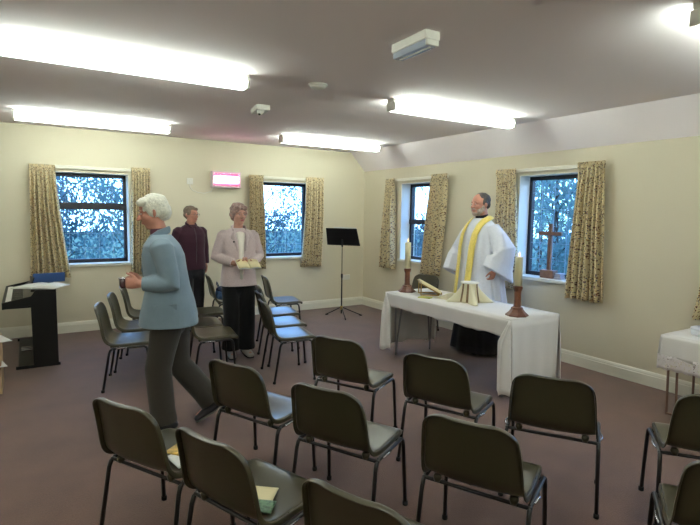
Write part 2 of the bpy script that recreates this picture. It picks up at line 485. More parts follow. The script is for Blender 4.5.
obj('cable', G().tube([(-.50, -.006, -.07), (-.50, -.006, -.12), (-.47, -.006, -.16), (-.40, -.006, -.19), (-.30, -.006, -.20), (-.2, -.006, -.17), (-.17, -.006, -.11)], .005, 8), WHITEPL, t)
def plate(name, label, cat, axis, u, z, wd, ht, rock=True, group=None):
    def T(a, d, c): return (a, d, c) if axis == 'x' else (d, a, c)
    o = obj(name, G().b2(T(u-wd/2, -.010, z-ht/2), T(u+wd/2, 0, z+ht/2)), WHITEPL, bevel=.003); tag(o, label, cat, group)
    if rock: obj('rocker', G().b2(T(u-.012, -.015, z-.016), T(u+.012, -.009, z+.016)), WHITEPL, o, bevel=.002)
    return o
plate('fused_switch', 'small white fused switch plate left of the wall heater', 'switch', 'x', -2.93, 1.98, .085, .085)
o = plate('wall_socket', 'white double wall socket beside the music stand', 'socket', 'x', -.34, .49, .146, .086, False)
for s_ in (-1, 1): obj('rocker', G().b2((-.34+s_*.045-.008, -.014, .505), (-.34+s_*.045+.008, -.009, .522)), WHITEPL, o)
# ================================================================== CHAIRS
def make_chair():
    t = thing('stacking_chair', 'x', 'chair')
    # profile of the one-piece shell, front lip -> seat -> back: (x, z, half width, edge lift)
    P = [(.205, .372, .200, 0), (.218, .392, .206, 0), (.205, .408, .212, 0), (.16, .414, .218, .003), (.08, .408, .223, .008), (0, .402, .225, .010),
         (-.08, .400, .226, .010), (-.13, .404, .226, .012), (-.17, .420, .225, .016), (-.198, .452, .222, .022), (-.212, .50, .220, .026), (-.222, .55, .217, .028),
         (-.232, .60, .213, .028), (-.241, .645, .208, .026), (-.248, .68, .202, .022), (-.253, .706, .188, .018), (-.2565, .724, .165, .013), (-.258, .733, .135, .010), (-.259, .736, .11, .008)]
    P = [(x, z-(.006 if i > 14 else 0), hw-.007, l) for i, (x, z, hw, l) in enumerate(P)]
    nu = 18; rows = []
    for i, (x, z, hw, lift) in enumerate(P):
        x0, z0 = P[max(i-1, 0)][:2]; x1, z1 = P[min(i+1, len(P)-1)][:2]
        tx, tz = x1-x0, z1-z0; L = math.hypot(tx, tz); nx, nz = tz/L, -tx/L   # normal: up on the seat, forward on the back
        row = []
        for k in range(nu+1):
            s_ = -1+2*k/nu; y = hw*s_
            l = lift*(abs(s_)**2.6)
            rimdn = 0
            row.append((x+nx*l, y, z+nz*l))
        rows.append(row)
    g = G().loft(rows, False, closed=False)
    # rim rolled back along both edges and over the top of the back
    nrm = []
    for i in range(len(P)):
        x0, z0 = P[max(i-1, 0)][:2]; x1, z1 = P[min(i+1, len(P)-1)][:2]; L = math.hypot(x1-x0, z1-z0)
        nrm.append(Vector(((z1-z0)/L, 0, -(x1-x0)/L)))
    per = [(Vector(rows[i][0]), nrm[i]) for i in range(len(P))]+[(Vector(q), nrm[-1]) for q in rows[-1][1:-1]]+[(Vector(rows[i][-1]), nrm[i]) for i in range(len(P)-1, -1, -1)]
    outs = []
    for k in range(len(per)):
        tn = (per[min(k+1, len(per)-1)][0]-per[max(k-1, 0)][0]).normalized()
        o_ = tn.cross(per[k][1]); o_.normalize()
        if k == 0: chk = o_.y
        outs.append(o_)
    if outs[0].y > 0 and per[0][0].y < 0: outs = [-q for q in outs]
    rr_ = []
    for (q, n_), o_ in zip(per, outs):
        rr_.append([q, q+o_*.004-n_*.003, q+o_*.005-n_*.014, q+o_*.006-n_*.024])
    g.loft(rr_, False, closed=False)
    sh = obj('seat_shell', g, PLASTIC, t, solid=.006, sub=1)
    for sx in (-.13, .12):
        for sy in (-.17, .17): obj('mounting_boss', G().lathe([(.016, .0), (.020, -.012), (.016, -.034), (.006, -.036)], (sx, sy, .405), 12), PLASTIC, sh)
    r = .0105
    for sg in (-1, 1):
        # rear leg + bend, front leg + bend, rail between
        lg = obj('leg', G().tube([(-.205, sg*.243, .004), (-.150, sg*.236, .335), (-.140, sg*.235, .362), (-.118, sg*.234, .378)], r, 10, rnd=False), TUBEM, t)
        obj('foot_cap', G().lathe([(.012, 0), (.0145, .002), (.0145, .022), (.011, .024)], (-.2055, sg*.2431, 0), 10), RUBBER, lg)
        lg = obj('leg', G().tube([(.182, sg*.246, .004), (.158, sg*.238, .345), (.150, sg*.237, .374), (.128, sg*.236, .388)], r, 10, rnd=False), TUBEM, t)
        obj('foot_cap', G().lathe([(.012, 0), (.0145, .002), (.0145, .022), (.011, .024)], (.1822, sg*.2462, 0), 10), RUBBER, lg)
        obj('seat_rail', G().tube([(-.120, sg*.234, .377), (.130, sg*.236, .388)], r, 10), TUBEM, t)
        obj('linking_clip', G().tube([(-.09, sg*.247, .378), (-.05, sg*.254, .385), (-.01, sg*.247, .382)], .005, 8), CHROME, t)
    for x in (-.13, .12):
        obj('crossbar', G().tube([(x, -.236, .372 if x < 0 else .386), (x, .236, .372 if x < 0 else .386)], .009, 10), TUBEM, t)
    return t
CH = [
 (-4.353, -4.881, 28.7, 'grey-brown stacking chair at the front left with a yellow booklet on its seat', 'F'),
 (-4.117, -5.427, 21.2, 'grey-brown stacking chair in the front row with a green booklet and cream sheet', 'F'),
 (-3.86, -6.03, 22, 'front row stacking chair cut off by the bottom edge, below the altar', 'F'),
 (-3.721, -4.558, 24.5, 'second row stacking chair nearest the walking person in blue', 'F'),
 (-3.483, -5.150, 26.9, 'second row stacking chair in the middle of the picture', 'F'),
 (-3.168, -5.796, 26.1, 'second row stacking chair in front of the altar end, large and dark', 'F'),
 (-2.93, -4.33, 27, 'third row stacking chair, leftmost, facing the table with its empty seat in view', 'F'),
 (-2.65, -5.009, 23.2, 'third row stacking chair in front of the black robe under the altar', 'F'),
 (-2.382, -5.581, 32.5, 'third row stacking chair seen square from behind, by the hanging altar cloth end', 'F'),
 (-1.93, -6.17, 38, 'stacking chair at the right edge just below the small lace-covered table', 'F'),
 (-2.62, -6.55, 34, 'stacking chair cut off in the bottom right corner', 'F'),
 (-4.13, -2.42, -14, 'leftmost side chair with bluish light on its seat, nearest of its row', 'L'),
 (-3.96, -1.87, -14, 'side chair second from front in the row left of the walking person', 'L'),
 (-3.77, -1.28, -12, 'side chair behind the hand of the walking person, furthest of its row', 'L'),
 (-3.42, -2.55, -9, 'side chair just right of the walking person with an olive-lit seat', 'M'),
 (-3.39, -2.03, -9, 'side chair second in the row beside the woman in black trousers', 'M'),
 (-3.16, -1.45, -9, 'side chair with its bluish back showing right of the blue jacket', 'M'),
 (-2.66, -.76, -9, 'side chair against the far wall holding the blue denim bag', 'M'),
 (-2.78, -2.91, -9, 'nearest side chair right of the woman, blue light on its seat', 'R'),
 (-2.61, -2.39, -10, 'second side chair right of the woman in the pink jacket', 'R'),
 (-2.41, -1.84, -11, 'third side chair right of the woman in the pink jacket', 'R'),
 (-2.03, -1.15, -12, 'furthest side chair right of the woman, under the narrow window', 'R'),
 (-.47, -2.0, 194, 'dark chair behind the altar near the left candle', 'A')]
GR = {'F': 'stacking chairs facing the altar', 'L': 'left side chairs', 'M': 'middle side chairs', 'R': 'right side chairs', 'A': None}
ch0 = make_chair()
for i, (x, y, a, lab, gr) in enumerate(CH):
    if i == 0:
        ch0.location = (x, y, 0); ch0.rotation_euler = (0, 0, R(a)); ch0['label'] = lab; ch0['group'] = GR[gr]
    else:
        c = dup(ch0, (x, y, 0), R(a), lab)
        if GR[gr]: c['group'] = GR[gr]
        elif 'group' in c: del c['group']

def onchair(i, dx, dy, z=.418):
    x, y, a = CH[i][:3]; c, s_ = math.cos(R(a)), math.sin(R(a))
    return (x+dx*c-dy*s_, y+dx*s_+dy*c, z)

# ================================================================== ALTAR TABLE
AX0, AX1, AY0, AY1, AZ = -1.50, -.90, -4.50, -2.77, .70
STEEL = mat('grey_steel', (150, 148, 150), .35, metal=.7)
t = thing('folding_table', 'long folding table under a white cloth serving as the altar', 'table', ((AX0+AX1)/2, (AY0+AY1)/2, 0))
hx, hy = (AX1-AX0)/2, (AY1-AY0)/2
obj('tabletop', G().box((0, 0, AZ-.022), (2*hx, 2*hy, .03)), mat('table_laminate', (170, 150, 120), .5), t, bevel=.004)
for sx in (-1, 1):
    for sy in (-1, 1):
        g = G()
        g.tube([(sx*(hx-.05), sy*(hy-.10), .008), (sx*(hx-.07), sy*(hy-.05), AZ-.04)], .010, 8)
        g.tube([(sx*(hx-.05), sy*(hy-.10), .008), (sx*(hx-.09), sy*(hy-.16), AZ-.04)], .010, 8)
        obj('leg', g, STEEL, t)
# the cloth: top sheet, short front/back valance, long ends
def cloth_over(x0, x1, y0, y1, z, fr, bk, lo, hi, label, seed=1, n=(24, 60), group=None):
    """fr/bk: drops on the -x/+x sides, lo/hi: drops on the y0/y1 ends"""
    g = G(); e = .006
    def wob(s_, k): return math.sin(s_*k+seed)+.5*math.sin(s_*k*2.3+seed*2)
    def side(P0, P1, out, drop, k, am):
        N = 48; rows = []
        for j in range(9):
            q = j/8; row = []
            for i in range(N+1):
                s_ = i/N; p = Vector(P0).lerp(Vector(P1), s_); o = Vector(out)
                L = (Vector(P1)-Vector(P0)).length
                d = e*math.sin(min(1, q*6)*PI/2)+am*q*(1+wob(s_*L, k))*.5
                row.append(p+o*(d)+Vector((0, 0, -drop*q - (.006*wob(s_*L, k*.7) if j == 8 else 0)+(0 if q else .0))))
            rows.append(row)
        g.loft(rows, False, closed=False)
    g.loft([[(x0+(x1-x0)*i/6, y0+(y1-y0)*j/16, z+.0015*wob(i+j, 1.3)) for i in range(7)] for j in range(17)], False, closed=False)
    side((x0, y0, z), (x0, y1, z), (-1, 0, 0), fr, 22, .012)
    side((x1, y0, z), (x1, y1, z), (1, 0, 0), bk, 20, .012)
    side((x0, y0, z), (x1, y0, z), (0, -1, 0), lo, 16, .035)
    side((x0, y1, z), (x1, y1, z), (0, 1, 0), hi, 16, .035)
    # gathered corner folds where long ends meet the valance
    for (cx, cy, sx, sy, dr, dv) in ((x0, y0, -1, -1, lo, fr), (x1, y0, 1, -1, lo, bk), (x0, y1, -1, 1, hi, fr), (x1, y1, 1, 1, hi, bk)):
        if dr > .3:
            rows = []; w0 = 1+math.sin(seed)+.5*math.sin(2*seed)
            for j in range(14):
                q = j/13; zz = z-dr*q*(1.02+.03*q); row = []
                for k in range(13):
                    a = k/12; bul = math.sin(a*PI)
                    row.append((cx+sx*(e+.070*min(1, q*3)*bul*(1+.25*math.sin(a*9+q*2))), cy+sy*(e+.0175*q*w0)*a-sy*(.11*min(1, q*3+.1)*(1-a)), zz+.012*math.sin(a*11)*q))
                rows.append(row)
            g.loft(rows, False, closed=False)
    o = obj('tablecloth', g, LINEN, solid=.003, soff=0); return tag(o, label, 'tablecloth', group)
cloth_over(AX0-.012, AX1+.012, AY0-.012, AY1+.012, AZ+.002, .15, .15, .60, .60, 'long white altar cloth falling low at both table ends')

def candlestick(x, y, ztop, fl, label, lab2, lab3=None):
    t = thing('candlestick', label, 'candlestick', (x, y, AZ+.005))
    obj('base', G().lathe([(.098, 0), (.10, .008), (.085, .022), (.070, .034), (.056, .052), (.050, .062), (.052, .070), (.040, .078)], n=8, smooth=False), WOODC, t, bevel=.003)
    obj('stem', G().lathe([(.034, .076), (.030, .10), (.029, .21), (.036, .228), (.040, .240), (.040, .256), (.034, .258)], n=8, smooth=False), WOODC, t, bevel=.002)
    wax = mat('candle_wax', (226, 218, 180), .4)
    c = obj('candle', G().lathe([(.033, .262), (.033, fl-.005), (.030, fl), (.012, fl-.002)], n=20), wax)
    c.location = (x, y, AZ+.005)
    tag(c, lab2, 'candle')
    obj('wick', G().tube([(0, 0, fl-.004), (.001, 0, fl+.010)], .0012, 6), RUBBER, c)
    f = obj('flame', G().lathe([(.001, fl+.006), (.006, fl+.014), (.0065, fl+.022), (.003, fl+.036), (.0003, fl+.046)], n=10), mat('flame', (255, 190, 90), .5, emit=((255, 180, 90), 4)), c)
candlestick(-1.31, -2.87, 0, .55, 'dark wooden candlestick at the left end of the altar', 'thick cream candle on the left candlestick')
candlestick(-1.31, -4.40, 0, .51, 'dark wooden candlestick at the right end of the altar', 'thick cream candle on the right candlestick')

# veiled chalice
VEIL = mat('ivory_veil', (228, 220, 188), .65, sheen=.2)
BAND = mat('brocade_band', (132, 104, 70), .6, var=(120, .5))
cx, cy, cz = -1.18, -3.70, AZ+.005
t = thing('veiled_chalice', 'chalice under a flared ivory veil with brocade bands, middle of the altar', 'chalice', (cx, cy, cz), R(12))
obj('chalice', G().lathe([(.045, 0), (.045, .006), (.012, .03), (.012, .10), (.04, .13), (.048, .185), (.046, .185)], n=20), mat('silver', (200, 198, 190), .2, metal=1), t)
def veilring(h, q):
    pts = []
    for k in range(48):
        a = 2*PI*k/48; c4 = abs(math.cos(2*a))
        r0 = .078; rb = .105+.15*max(0, math.cos(4*(a-PI/4)))**1.6*1.0
        r = r0+(rb-r0)*q**1.5
        if q > .5: r *= 1-.04*math.sin(a*9)
        pts.append((r*math.cos(a)*.9, r*math.sin(a), h))
    return pts
g = G().loft([veilring(.192*(1-q)+.0015, q) for q in (0, .1, .25, .4, .55, .7, .82, .92, 1)], True); obj('veil', g, VEIL, t)
obj('pall', G().lathe([(.088, .19), (.092, .193), (.092, .199), (.086, .202)], n=28), mat('pall_white', (236, 232, 224), .6), t)
g = G()
for a in (PI-.33, PI+.33, PI/2, -PI/2, PI-.0001):
    if a == PI-.0001: continue
    rows = []
    for q in (0, .2, .4, .6, .8, .97):
        rr = .078+(.108-.078)*q**1.5+.003; da = .075-.01*q
        rows.append([(rr*math.cos(a+s_)*.9*1.02, rr*math.sin(a+s_)*1.02, .19*(1-q)+.003) for s_ in (-da*1.6, -da*.8, 0, da*.8, da*1.6)])
    g.loft(rows, False, closed=False)
obj('brocade_band', g, BAND, t, solid=.004)
# folded burse / cloth lying left of the chalice
o = obj('folded_cloth', G().prism([(0, -.02, 0), (0, .17, 0), (0, .04, .045), (0, -.02, .07)], (.10, 0, 0)), VEIL, bevel=.006)
o.location = (-1.31, -3.50, AZ+.005); o.rotation_euler = (0, 0, R(8)); tag(o, 'ivory folded cloth sloping down beside the veiled chalice', 'cloth')

# missal on its stand
t = thing('book_stand', 'small brass desk stand holding the open altar book', 'book stand', (-1.22, -3.14, AZ+.005), R(-32))
BRASS = mat('brass', (190, 160, 90), .35, metal=.8)
g = G()
for s_ in (-.09, .09):
    g.tube([(.09, s_, .006), (-.10, s_, .006)], .006, 8); g.tube([(-.10, s_, .006), (-.10, s_, .128)], .006, 8); g.tube([(.10, s_, .018), (-.10, s_, .125)], .006, 8); g.tube([(.09, s_, .006), (.09, s_, .022)], .006, 8)
g.tube([(.09, -.10, .006), (.09, .10, .006)], .006, 8); g.tube([(-.10, -.10, .126), (-.10, .10, .126)], .006, 8)
obj('frame', g, BRASS, t); obj('ledge', G().box((.118, 0, .026), (.008, .22, .024)), BRASS, t, bevel=.002)
t = thing('altar_book', 'open cream altar book tilted on the small brass stand', 'book', (-1.22, -3.14, AZ+.005), R(-32))
Mb = Matrix.Translation((.0, 0, .085)) @ Matrix.Rotation(R(28), 4, 'Y')
obj('cover', G().box((0, 0, -.004), (.25, .34, .005), Mb), mat('book_cover', (150, 120, 60), .5), t, bevel=.001)
for s_ in (-1, 1):
    rows = [[Mb @ Vector((-.115+.23*i, s_*(.004+.155*k/8), .001+.020*math.sin(PI*min(1, (k+.7)/8.7))**.7*(1 if k < 8 else 0))) for i in (0, 1)] for k in range(9)]
    rows2 = [[p-Vector((0, 0, 0)) for p in r] for r in rows]
    g = G(); base = [[Mb @ Vector((-.115+.23*i, s_*(.004+.155*k/8), -.001)) for i in (0, 1)] for k in range(9)]
    g.loft([r+[b[1], b[0]] for r, b in zip(rows2, base)], True)
    obj('pages', g, CREAMP, t)
def sheet(name, label, cat, loc, sz, rz, m, th=.003, curl=.0, group=None, tilt=(0, 0)):
    g = G(); N = 8; a, b = sz
    rows = [[(-a/2+a*i/N, -b/2+b*j/N, th/2+curl*((i/N-.5)**2*4)*(1 if (i+j) % 1 == 0 else 1)) for i in range(N+1)] for j in range(N+1)]
    g.loft(rows, False, closed=False)
    o = obj(name, g, m, solid=th, soff=0); o.location = loc; o.rotation_euler = (tilt[0], tilt[1], rz)
    return tag(o, label, cat, group)
sheet('paper_sheet', 'white sheets lying on the altar beside the left candlestick', 'paper', (-1.13, -2.90, AZ+.006), (.21, .24), R(10), PAPER, .003)
sheet('green_ribbon_book', 'slim yellow-green booklet lying before the altar book', 'booklet', (-1.41, -3.30, AZ+.006), (.09, .13), R(30), mat('lime_cover', (188, 186, 90), .6), .008)

# things on chairs
sheet('booklet', 'yellow and brown booklet on the front left chair seat', 'booklet', onchair(0, .06, -.10), (.15, .21), R(40), mat('yellow_print', (214, 178, 92), .6, var=(38, .45)), .005)
sheet('paper_sheet', 'white leaflet partly under the yellow booklet on the chair', 'paper', onchair(0, -.03, -.13, .4165), (.10, .15), R(10), PAPER, .002)
sheet('paper_sheet', 'cream folded sheet on the second front row chair seat', 'paper', onchair(1, -.03, -.03), (.11, .16), R(50), CREAMP, .003)
sheet('booklet', 'dark green patterned booklet on the second front row chair seat', 'booklet', onchair(1, -.085, -.11), (.08, .11), R(50), mat('green_print', (84, 110, 84), .5, var=(60, .6)), .006)

# denim bag on the far chair
x, y, z = onchair(17, -.09, -.09, .415)
t = thing('handbag', 'crumpled blue denim bag on the chair against the far wall', 'bag', (x, y, z), R(-9))
def crump(p, d): return p+Vector((d.x, d.y, d.z))*.014*noise.noise(p*16)
DEN = mat('blue_denim', (70, 104, 150), .8, var=(22, .4), bump=(120, .3, .004))
obj('body', G().ell((0, 0, .085), (.085, .11, .085), 24, 16, fn=crump), DEN, t)
obj('flap', G().ell((.01, 0, .13), (.08, .105, .05), 24, 12, fn=crump), mat('dark_denim', (36, 48, 78), .8), t)
obj('strap', G().tube([(0, -.11, .10), (-.05, -.09, .20), (-.06, 0, .24), (-.05, .09, .20), (0, .11, .10)], (.006), 8), mat('dark_denim', (36, 48, 78), .8), t)

# ================================================================== SMALL TABLE, RIGHT
t = thing('small_table', 'small folding table under a lace-edged white cloth by the right wall', 'table', (-.38, -5.75, 0))
obj('tabletop', G().box((0, 0, .628), (.52, .94, .024)), mat('table_laminate', (170, 150, 120), .5), t, bevel=.003)
LEGB = mat('brown_leg', (120, 92, 78), .45)
for sx in (-1, 1):
    for sy in (-1, 1):
        g = G(); g.tube([(sx*.21, sy*.42, .006), (sx*.215, sy*.435, .618)], .010, 8); g.tube([(sx*.21, sy*.35, .006), (sx*.215, sy*.37, .618)], .010, 8)
        g.tube([(sx*.21, sy*.42, .01), (sx*.21, sy*.35, .01)], .010, 8)
        obj('leg', g, LEGB, t)
cl = cloth_over(-.645, -.115, -6.225, -5.275, .645, .17, .12, .17, .17, 'lace-edged white cloth on the small table at the right', 4)
def lace_mat():
    m = bpy.data.materials.new('lace'); m.use_nodes = True; n = m.node_tree; b = n.nodes['Principled BSDF']
    b.inputs['Base Color'].default_value = srgb(228, 220, 220); b.inputs['Roughness'].default_value = .85
    t = n.nodes.new('ShaderNodeTexCoord'); v = n.nodes.new('ShaderNodeTexVoronoi'); v.inputs['Scale'].default_value = 75
    n.links.new(t.outputs['Object'], v.inputs['Vector'])
    lt = n.nodes.new('ShaderNodeMath'); lt.operation = 'LESS_THAN'; lt.inputs[1].default_value = .38
    n.links.new(v.outputs['Distance'], lt.inputs[0])
    w2 = n.nodes.new('ShaderNodeTexNoise'); w2.inputs['Scale'].default_value = 14; n.links.new(t.outputs['Object'], w2.inputs['Vector'])
    g2 = n.nodes.new('ShaderNodeMath'); g2.operation = 'GREATER_THAN'; g2.inputs[1].default_value = .46; n.links.new(w2.outputs['Fac'], g2.inputs[0])
    mu = n.nodes.new('ShaderNodeMath'); mu.operation = 'MULTIPLY'; n.links.new(lt.outputs[0], mu.inputs[0]); n.links.new(g2.outputs[0], mu.inputs[1])
    tr = n.nodes.new('ShaderNodeBsdfTransparent'); ms = n.nodes.new('ShaderNodeMixShader')
    n.links.new(mu.outputs[0], ms.inputs[0]); n.links.new(b.outputs[0], ms.inputs[1]); n.links.new(tr.outputs[0], ms.inputs[2]); n.links.new(ms.outputs[0], n.nodes['Material Output'].inputs[0])
    return m
LACE = lace_mat()
x0, x1, y0, y1 = -.657, -.100, -6.237, -5.262
for nm, A, B in (('front', (x0, y0), (x0, y1)), ('end', (x0, y1), (x1, y1))):
    rows = []; L = math.dist(A, B); N = 80
    for j in range(5):
        q = j/4
        rows.append([(A[0]+(B[0]-A[0])*i/N+(0.003*math.sin(i*.5) if nm == 'front' else 0), A[1]+(B[1]-A[1])*i/N+(0.003*math.sin(i*.5) if nm == 'end' else 0), .490-(.105+.012*abs(math.sin(L*i/N*40)))*q) for i in range(N+1)])
    obj('lace_trim', G().loft(rows, False, closed=False), LACE, cl, solid=.0015)
BOXW = mat('box_white', (222, 224, 232), .45)
t = thing('white_dish', 'white lidded container on the small lace-covered table', 'container', (-.38, -5.47, .648))
obj('bowl', G().lathe([(.085, 0), (.092, .006), (.095, .045), (.09, .047)], n=28), BOXW, t)
obj('lid', G().lathe([(.098, .045), (.098, .056), (.08, .064), (.001, .066)], n=28), BOXW, t)

# ================================================================== CROSS ON THE SILL
zs = ZB+.004
t = thing('wooden_cross', 'plain wooden cross on a block base standing on the window sill', 'cross', (.085, -3.66, zs), R(4))
obj('base', G().box((0, 0, .045), (.10, .16, .09)), WOODX, t, bevel=.004)
obj('upright', G().box((0, 0, .35), (.032, .042, .52)), WOODX, t, bevel=.003)
obj('crossbar', G().box((0, 0, .50), (.033, .27, .042)), WOODX, t, bevel=.003)
t = thing('small_box', 'little pale striped box on the sill just right of the cross', 'box', (.09, -3.80, zs))
for k in range(3): obj('layer', G().box((0, 0, .011+.022*k), (.08, .085-.01*k, .020)), mat('pale_box', (176, 170, 178), .6), t, bevel=.002)

# ================================================================== MUSIC STAND
MB_ = mat('stand_black', (14, 14, 17), .4)
t = thing('music_stand', 'black music stand with a solid desk in the room corner', 'music stand', (-.86, -.72, 0), R(36))
obj('pole', G().tube([(0, 0, .05), (0, 0, .62)], .011, 12), MB_, t)
obj('inner_tube', G().tube([(0, 0, .60), (0, 0, 1.10)], .007, 12), mat('stand_steel', (120, 112, 90), .3, metal=.8), t)
obj('collar', G().tube([(0, 0, .60), (0, 0, .64)], .016, 12), MB_, t)
obj('hub', G().lathe([(.016, .10), (.022, .11), (.022, .15), (.014, .16)], n=14), BRASS, t)
for a, L in ((95, .25), (-60, .31), (215, .30)):
    c, s_ = math.cos(R(a)), math.sin(R(a))
    lg = obj('leg', G().tube([(c*.018, s_*.018, .135), (c*L*.5, s_*L*.5, .075), (c*L, s_*L, .012)], .007, 8), MB_, t)
    obj('foot_cap', G().tube([(c*(L-.03), s_*(L-.03), .016), (c*L, s_*L, .0105)], .0105, 8), RUBBER, lg)
D = Matrix.Translation((.0, 0, 1.20)) @ Matrix.Rotation(R(-22), 4, 'Y')
g = G().prism([D @ Vector(p) for p in ((0, -.27, -.13), (0, .27, -.13), (0, .25, .15), (0, -.25, .15))], D.to_3x3() @ Vector((.005, 0, 0)))
obj('desk', g, MB_, t, bevel=.002)
obj('ledge', G().box((.03, 0, -.128), (.06, .50, .005), D), MB_, t)
obj('desk_clamp', G().tube([(0, 0, 1.07), (-.01, 0, 1.16)], .014, 10), MB_, t)
o = obj('sheet_music', G().box((.010, -.06, .035), (.004, .36, .26), D), PAPER); o.location = (-.86, -.72, 0); o.rotation_euler = (0, 0, R(36)); tag(o, 'white sheet music showing above the music stand desk', 'sheet music')

# ================================================================== DIGITAL PIANO
t = thing('digital_piano', 'black digital piano against the far wall at the left edge', 'piano', (-4.82, -.85, 0))
Y0, Y1 = -.66, .64
KX0 = -.30      # front of the key bed (local x), back is +x
for y in (Y0, Y1-.022):
    sp_ = [(KX0, .60), (-.065, .625), (-.06, .03), (-.21, .03), (-.21, 0), (.17, 0), (.17, .03), (.155, .03), (.155, .775), (-.02, .775), (-.06, .715), (KX0, .665)]
    obj('side_panel', G().prism([(a, y, b) for a, b in sp_], (0, .022, 0)), PIANO, t, bevel=.003)
obj('key_bed', G().b2((KX0, Y0+.02, .60), (-.06, Y1-.02, .635)), PIANO, t, bevel=.003)
obj('base_board', G().b2((-.19, Y0+.02, 0), (.10, Y1-.02, .028)), PIANO, t, bevel=.003)
obj('key_slip', G().b2((KX0, Y0+.02, .635), (KX0+.02, Y1-.02, .665)), PIANO, t)
obj('top_panel', G().b2((-.06, Y0+.02, .755), (.155, Y1-.02, .778)), PIANO, t, bevel=.003)
obj('back_panel', G().b2((.12, Y0+.02, .15), (.14, Y1-.02, .76)), PIANO, t)
obj('control_panel', G().prism([(-.125, Y0+.02, .675), (-.06, Y0+.02, .715), (-.02, Y0+.02, .757), (-.02, Y0+.02, .65), (-.125, Y0+.02, .65)], (0, Y1-Y0-.04, 0)), mat('piano_panel', (52, 48, 46), .4), t)
KW = mat('ivory_key', (232, 230, 222), .3); KB = mat('black_key', (16, 15, 15), .3)
n = 52; kw = (Y1-Y0-.07)/n
kk = obj('white_key', G().b2((KX0+.025, Y0+.035, .638), (KX0+.172, Y0+.035+kw-.0012, .66)), KW, t)
for i in range(1, n):
    c = kk.copy(); COL.objects.link(c); c.location = (0, i*kw, 0)
bk = None
for i in range(n-1):
    if i % 7 in (0, 2, 3, 5, 6):
        if bk is None: bk = obj('black_key', G().b2((KX0+.075, Y0+.035+kw*.7, .655), (KX0+.172, Y0+.035+kw*1.28, .67)), KB, t)
        else:
            c = bk.copy(); COL.objects.link(c); c.location = (0, i*kw, 0)
for k in (-1, 0, 1):
    obj('pedal', G().b2((-.17, k*.07-.012, .045), (-.06, k*.07+.012, .055)), CHROME, t, bevel=.003)
obj('pedal_box', G().b2((-.06, -.2, .03), (.0, .2, .12)), PIANO, t, bevel=.003)
g = G()
for s_ in (-1, 1):
    rows = [[(-.15+.30*i, s_*.21*k/6, .012+.016*math.sin(PI*min(1, k/6+.15))) for i in (0, 1)] for k in range(7)]
    g.loft([r+[(r[1][0], r[1][1], 0), (r[0][0], r[0][1], 0)] for r in rows], True)
o = obj('open_book', g, PAPER); o.location = (-4.79, -1.33, .779); o.rotation_euler = (0, 0, R(60)); tag(o, 'open white music book lying on top of the black piano', 'book')
o = obj('folder', G().b2((-.012, -.15, 0), (.0, .15, .10)), mat('blue_folder', (52, 84, 140), .5), bevel=.002); o.location = (-4.705, -.95, .782); o.rotation_euler = (0, R(-10), R(96)); tag(o, 'blue folder leaning on the piano top below the curtain', 'folder')
o = obj('music_rest', G().b2((-.005, -.22, 0), (.005, .22, .10)), PIANO, t); o.location = (-.055, .0, .75); o.rotation_euler = (0, R(18), 0)

# low beige unit with papers, cut by the left edge
t = thing('low_stand', 'beige wooden stand with papers sticking out, cut by the left edge', 'stand', (-5.335, -2.02, 0))
BEI = mat('beige_wood', (188, 160, 124), .55, var=(10, .12))
obj('side_panel', G().b2((.20, -.2, 0), (.218, .2, .44)), BEI, t, bevel=.002); obj('side_panel', G().b2((-.218, -.2, 0), (-.20, .2, .44)), BEI, t, bevel=.002)
for z in (.04, .22, .42): obj('shelf', G().b2((-.20, -.2, z), (.20, .2, z+.016)), BEI, t, bevel=.002)
sheet('paper_sheet', 'white paper lying on top of the beige stand at the left edge', 'paper', (-5.19, -2.09, .4435), (.24, .30), R(18), PAPER, .003)
sheet('paper_sheet', 'white paper sticking out of the middle shelf of the beige stand', 'paper', (-5.20, -2.12, .2395), (.2, .30), R(12), PAPER, .003)
# ================================================================== PEOPLE
def V(*a): return Vector(a)
def hand(g, wr, d, pn, th, curl=25, ln=.175, spread=0.0):
    """wr wrist, d pointing direction, pn palm normal, th thumb side; five fingers"""
    d = Vector(d).normalized(); pn = Vector(pn); pn = (pn-d*pn.dot(d)).normalized(); th = Vector(th); th = (th-d*th.dot(d)-pn*th.dot(pn)).normalized()
    wr = Vector(wr); k = ln/.175
    g.tube([wr-d*.02, wr+d*.02*k, wr+d*.055*k, wr+d*.085*k], [(.024, .018), (.031, .016), (.038, .015), (.036, .012)], 12, side=th)
    for i, (off, L) in enumerate([(.028, .070), (.0095, .079), (-.0095, .074), (-.027, .058)]):
        p = wr+d*.082*k+th*off*k; dd = Vector(d)+th*(off*spread*10); dd.normalize(); pts = [p-dd*.02, p]; a = 0
        for sgm, ff in enumerate((.45, .32, .27)):
            a += R(curl*(1, 1.3, .9)[sgm]*(1+.08*i))
            dr = dd*math.cos(a)+pn*math.sin(a)
            pts.append(pts[-1]+dr*L*ff*k)
        g.tube(pts, [.0095*k, .0095*k, .009*k, .0085*k, .0075*k], 8)
    p = wr+d*.025*k+th*.026*k
    t1 = (d*.65+th*.7+pn*.25).normalized(); t2 = (d*.85+th*.25+pn*.4).normalized()
    g.tube([p-t1*.01, p+t1*.035*k, p+t1*.035*k+t2*.03*k, p+t1*.035*k+t2*.055*k], [.013*k, .0115*k, .010*k, .0085*k], 8)

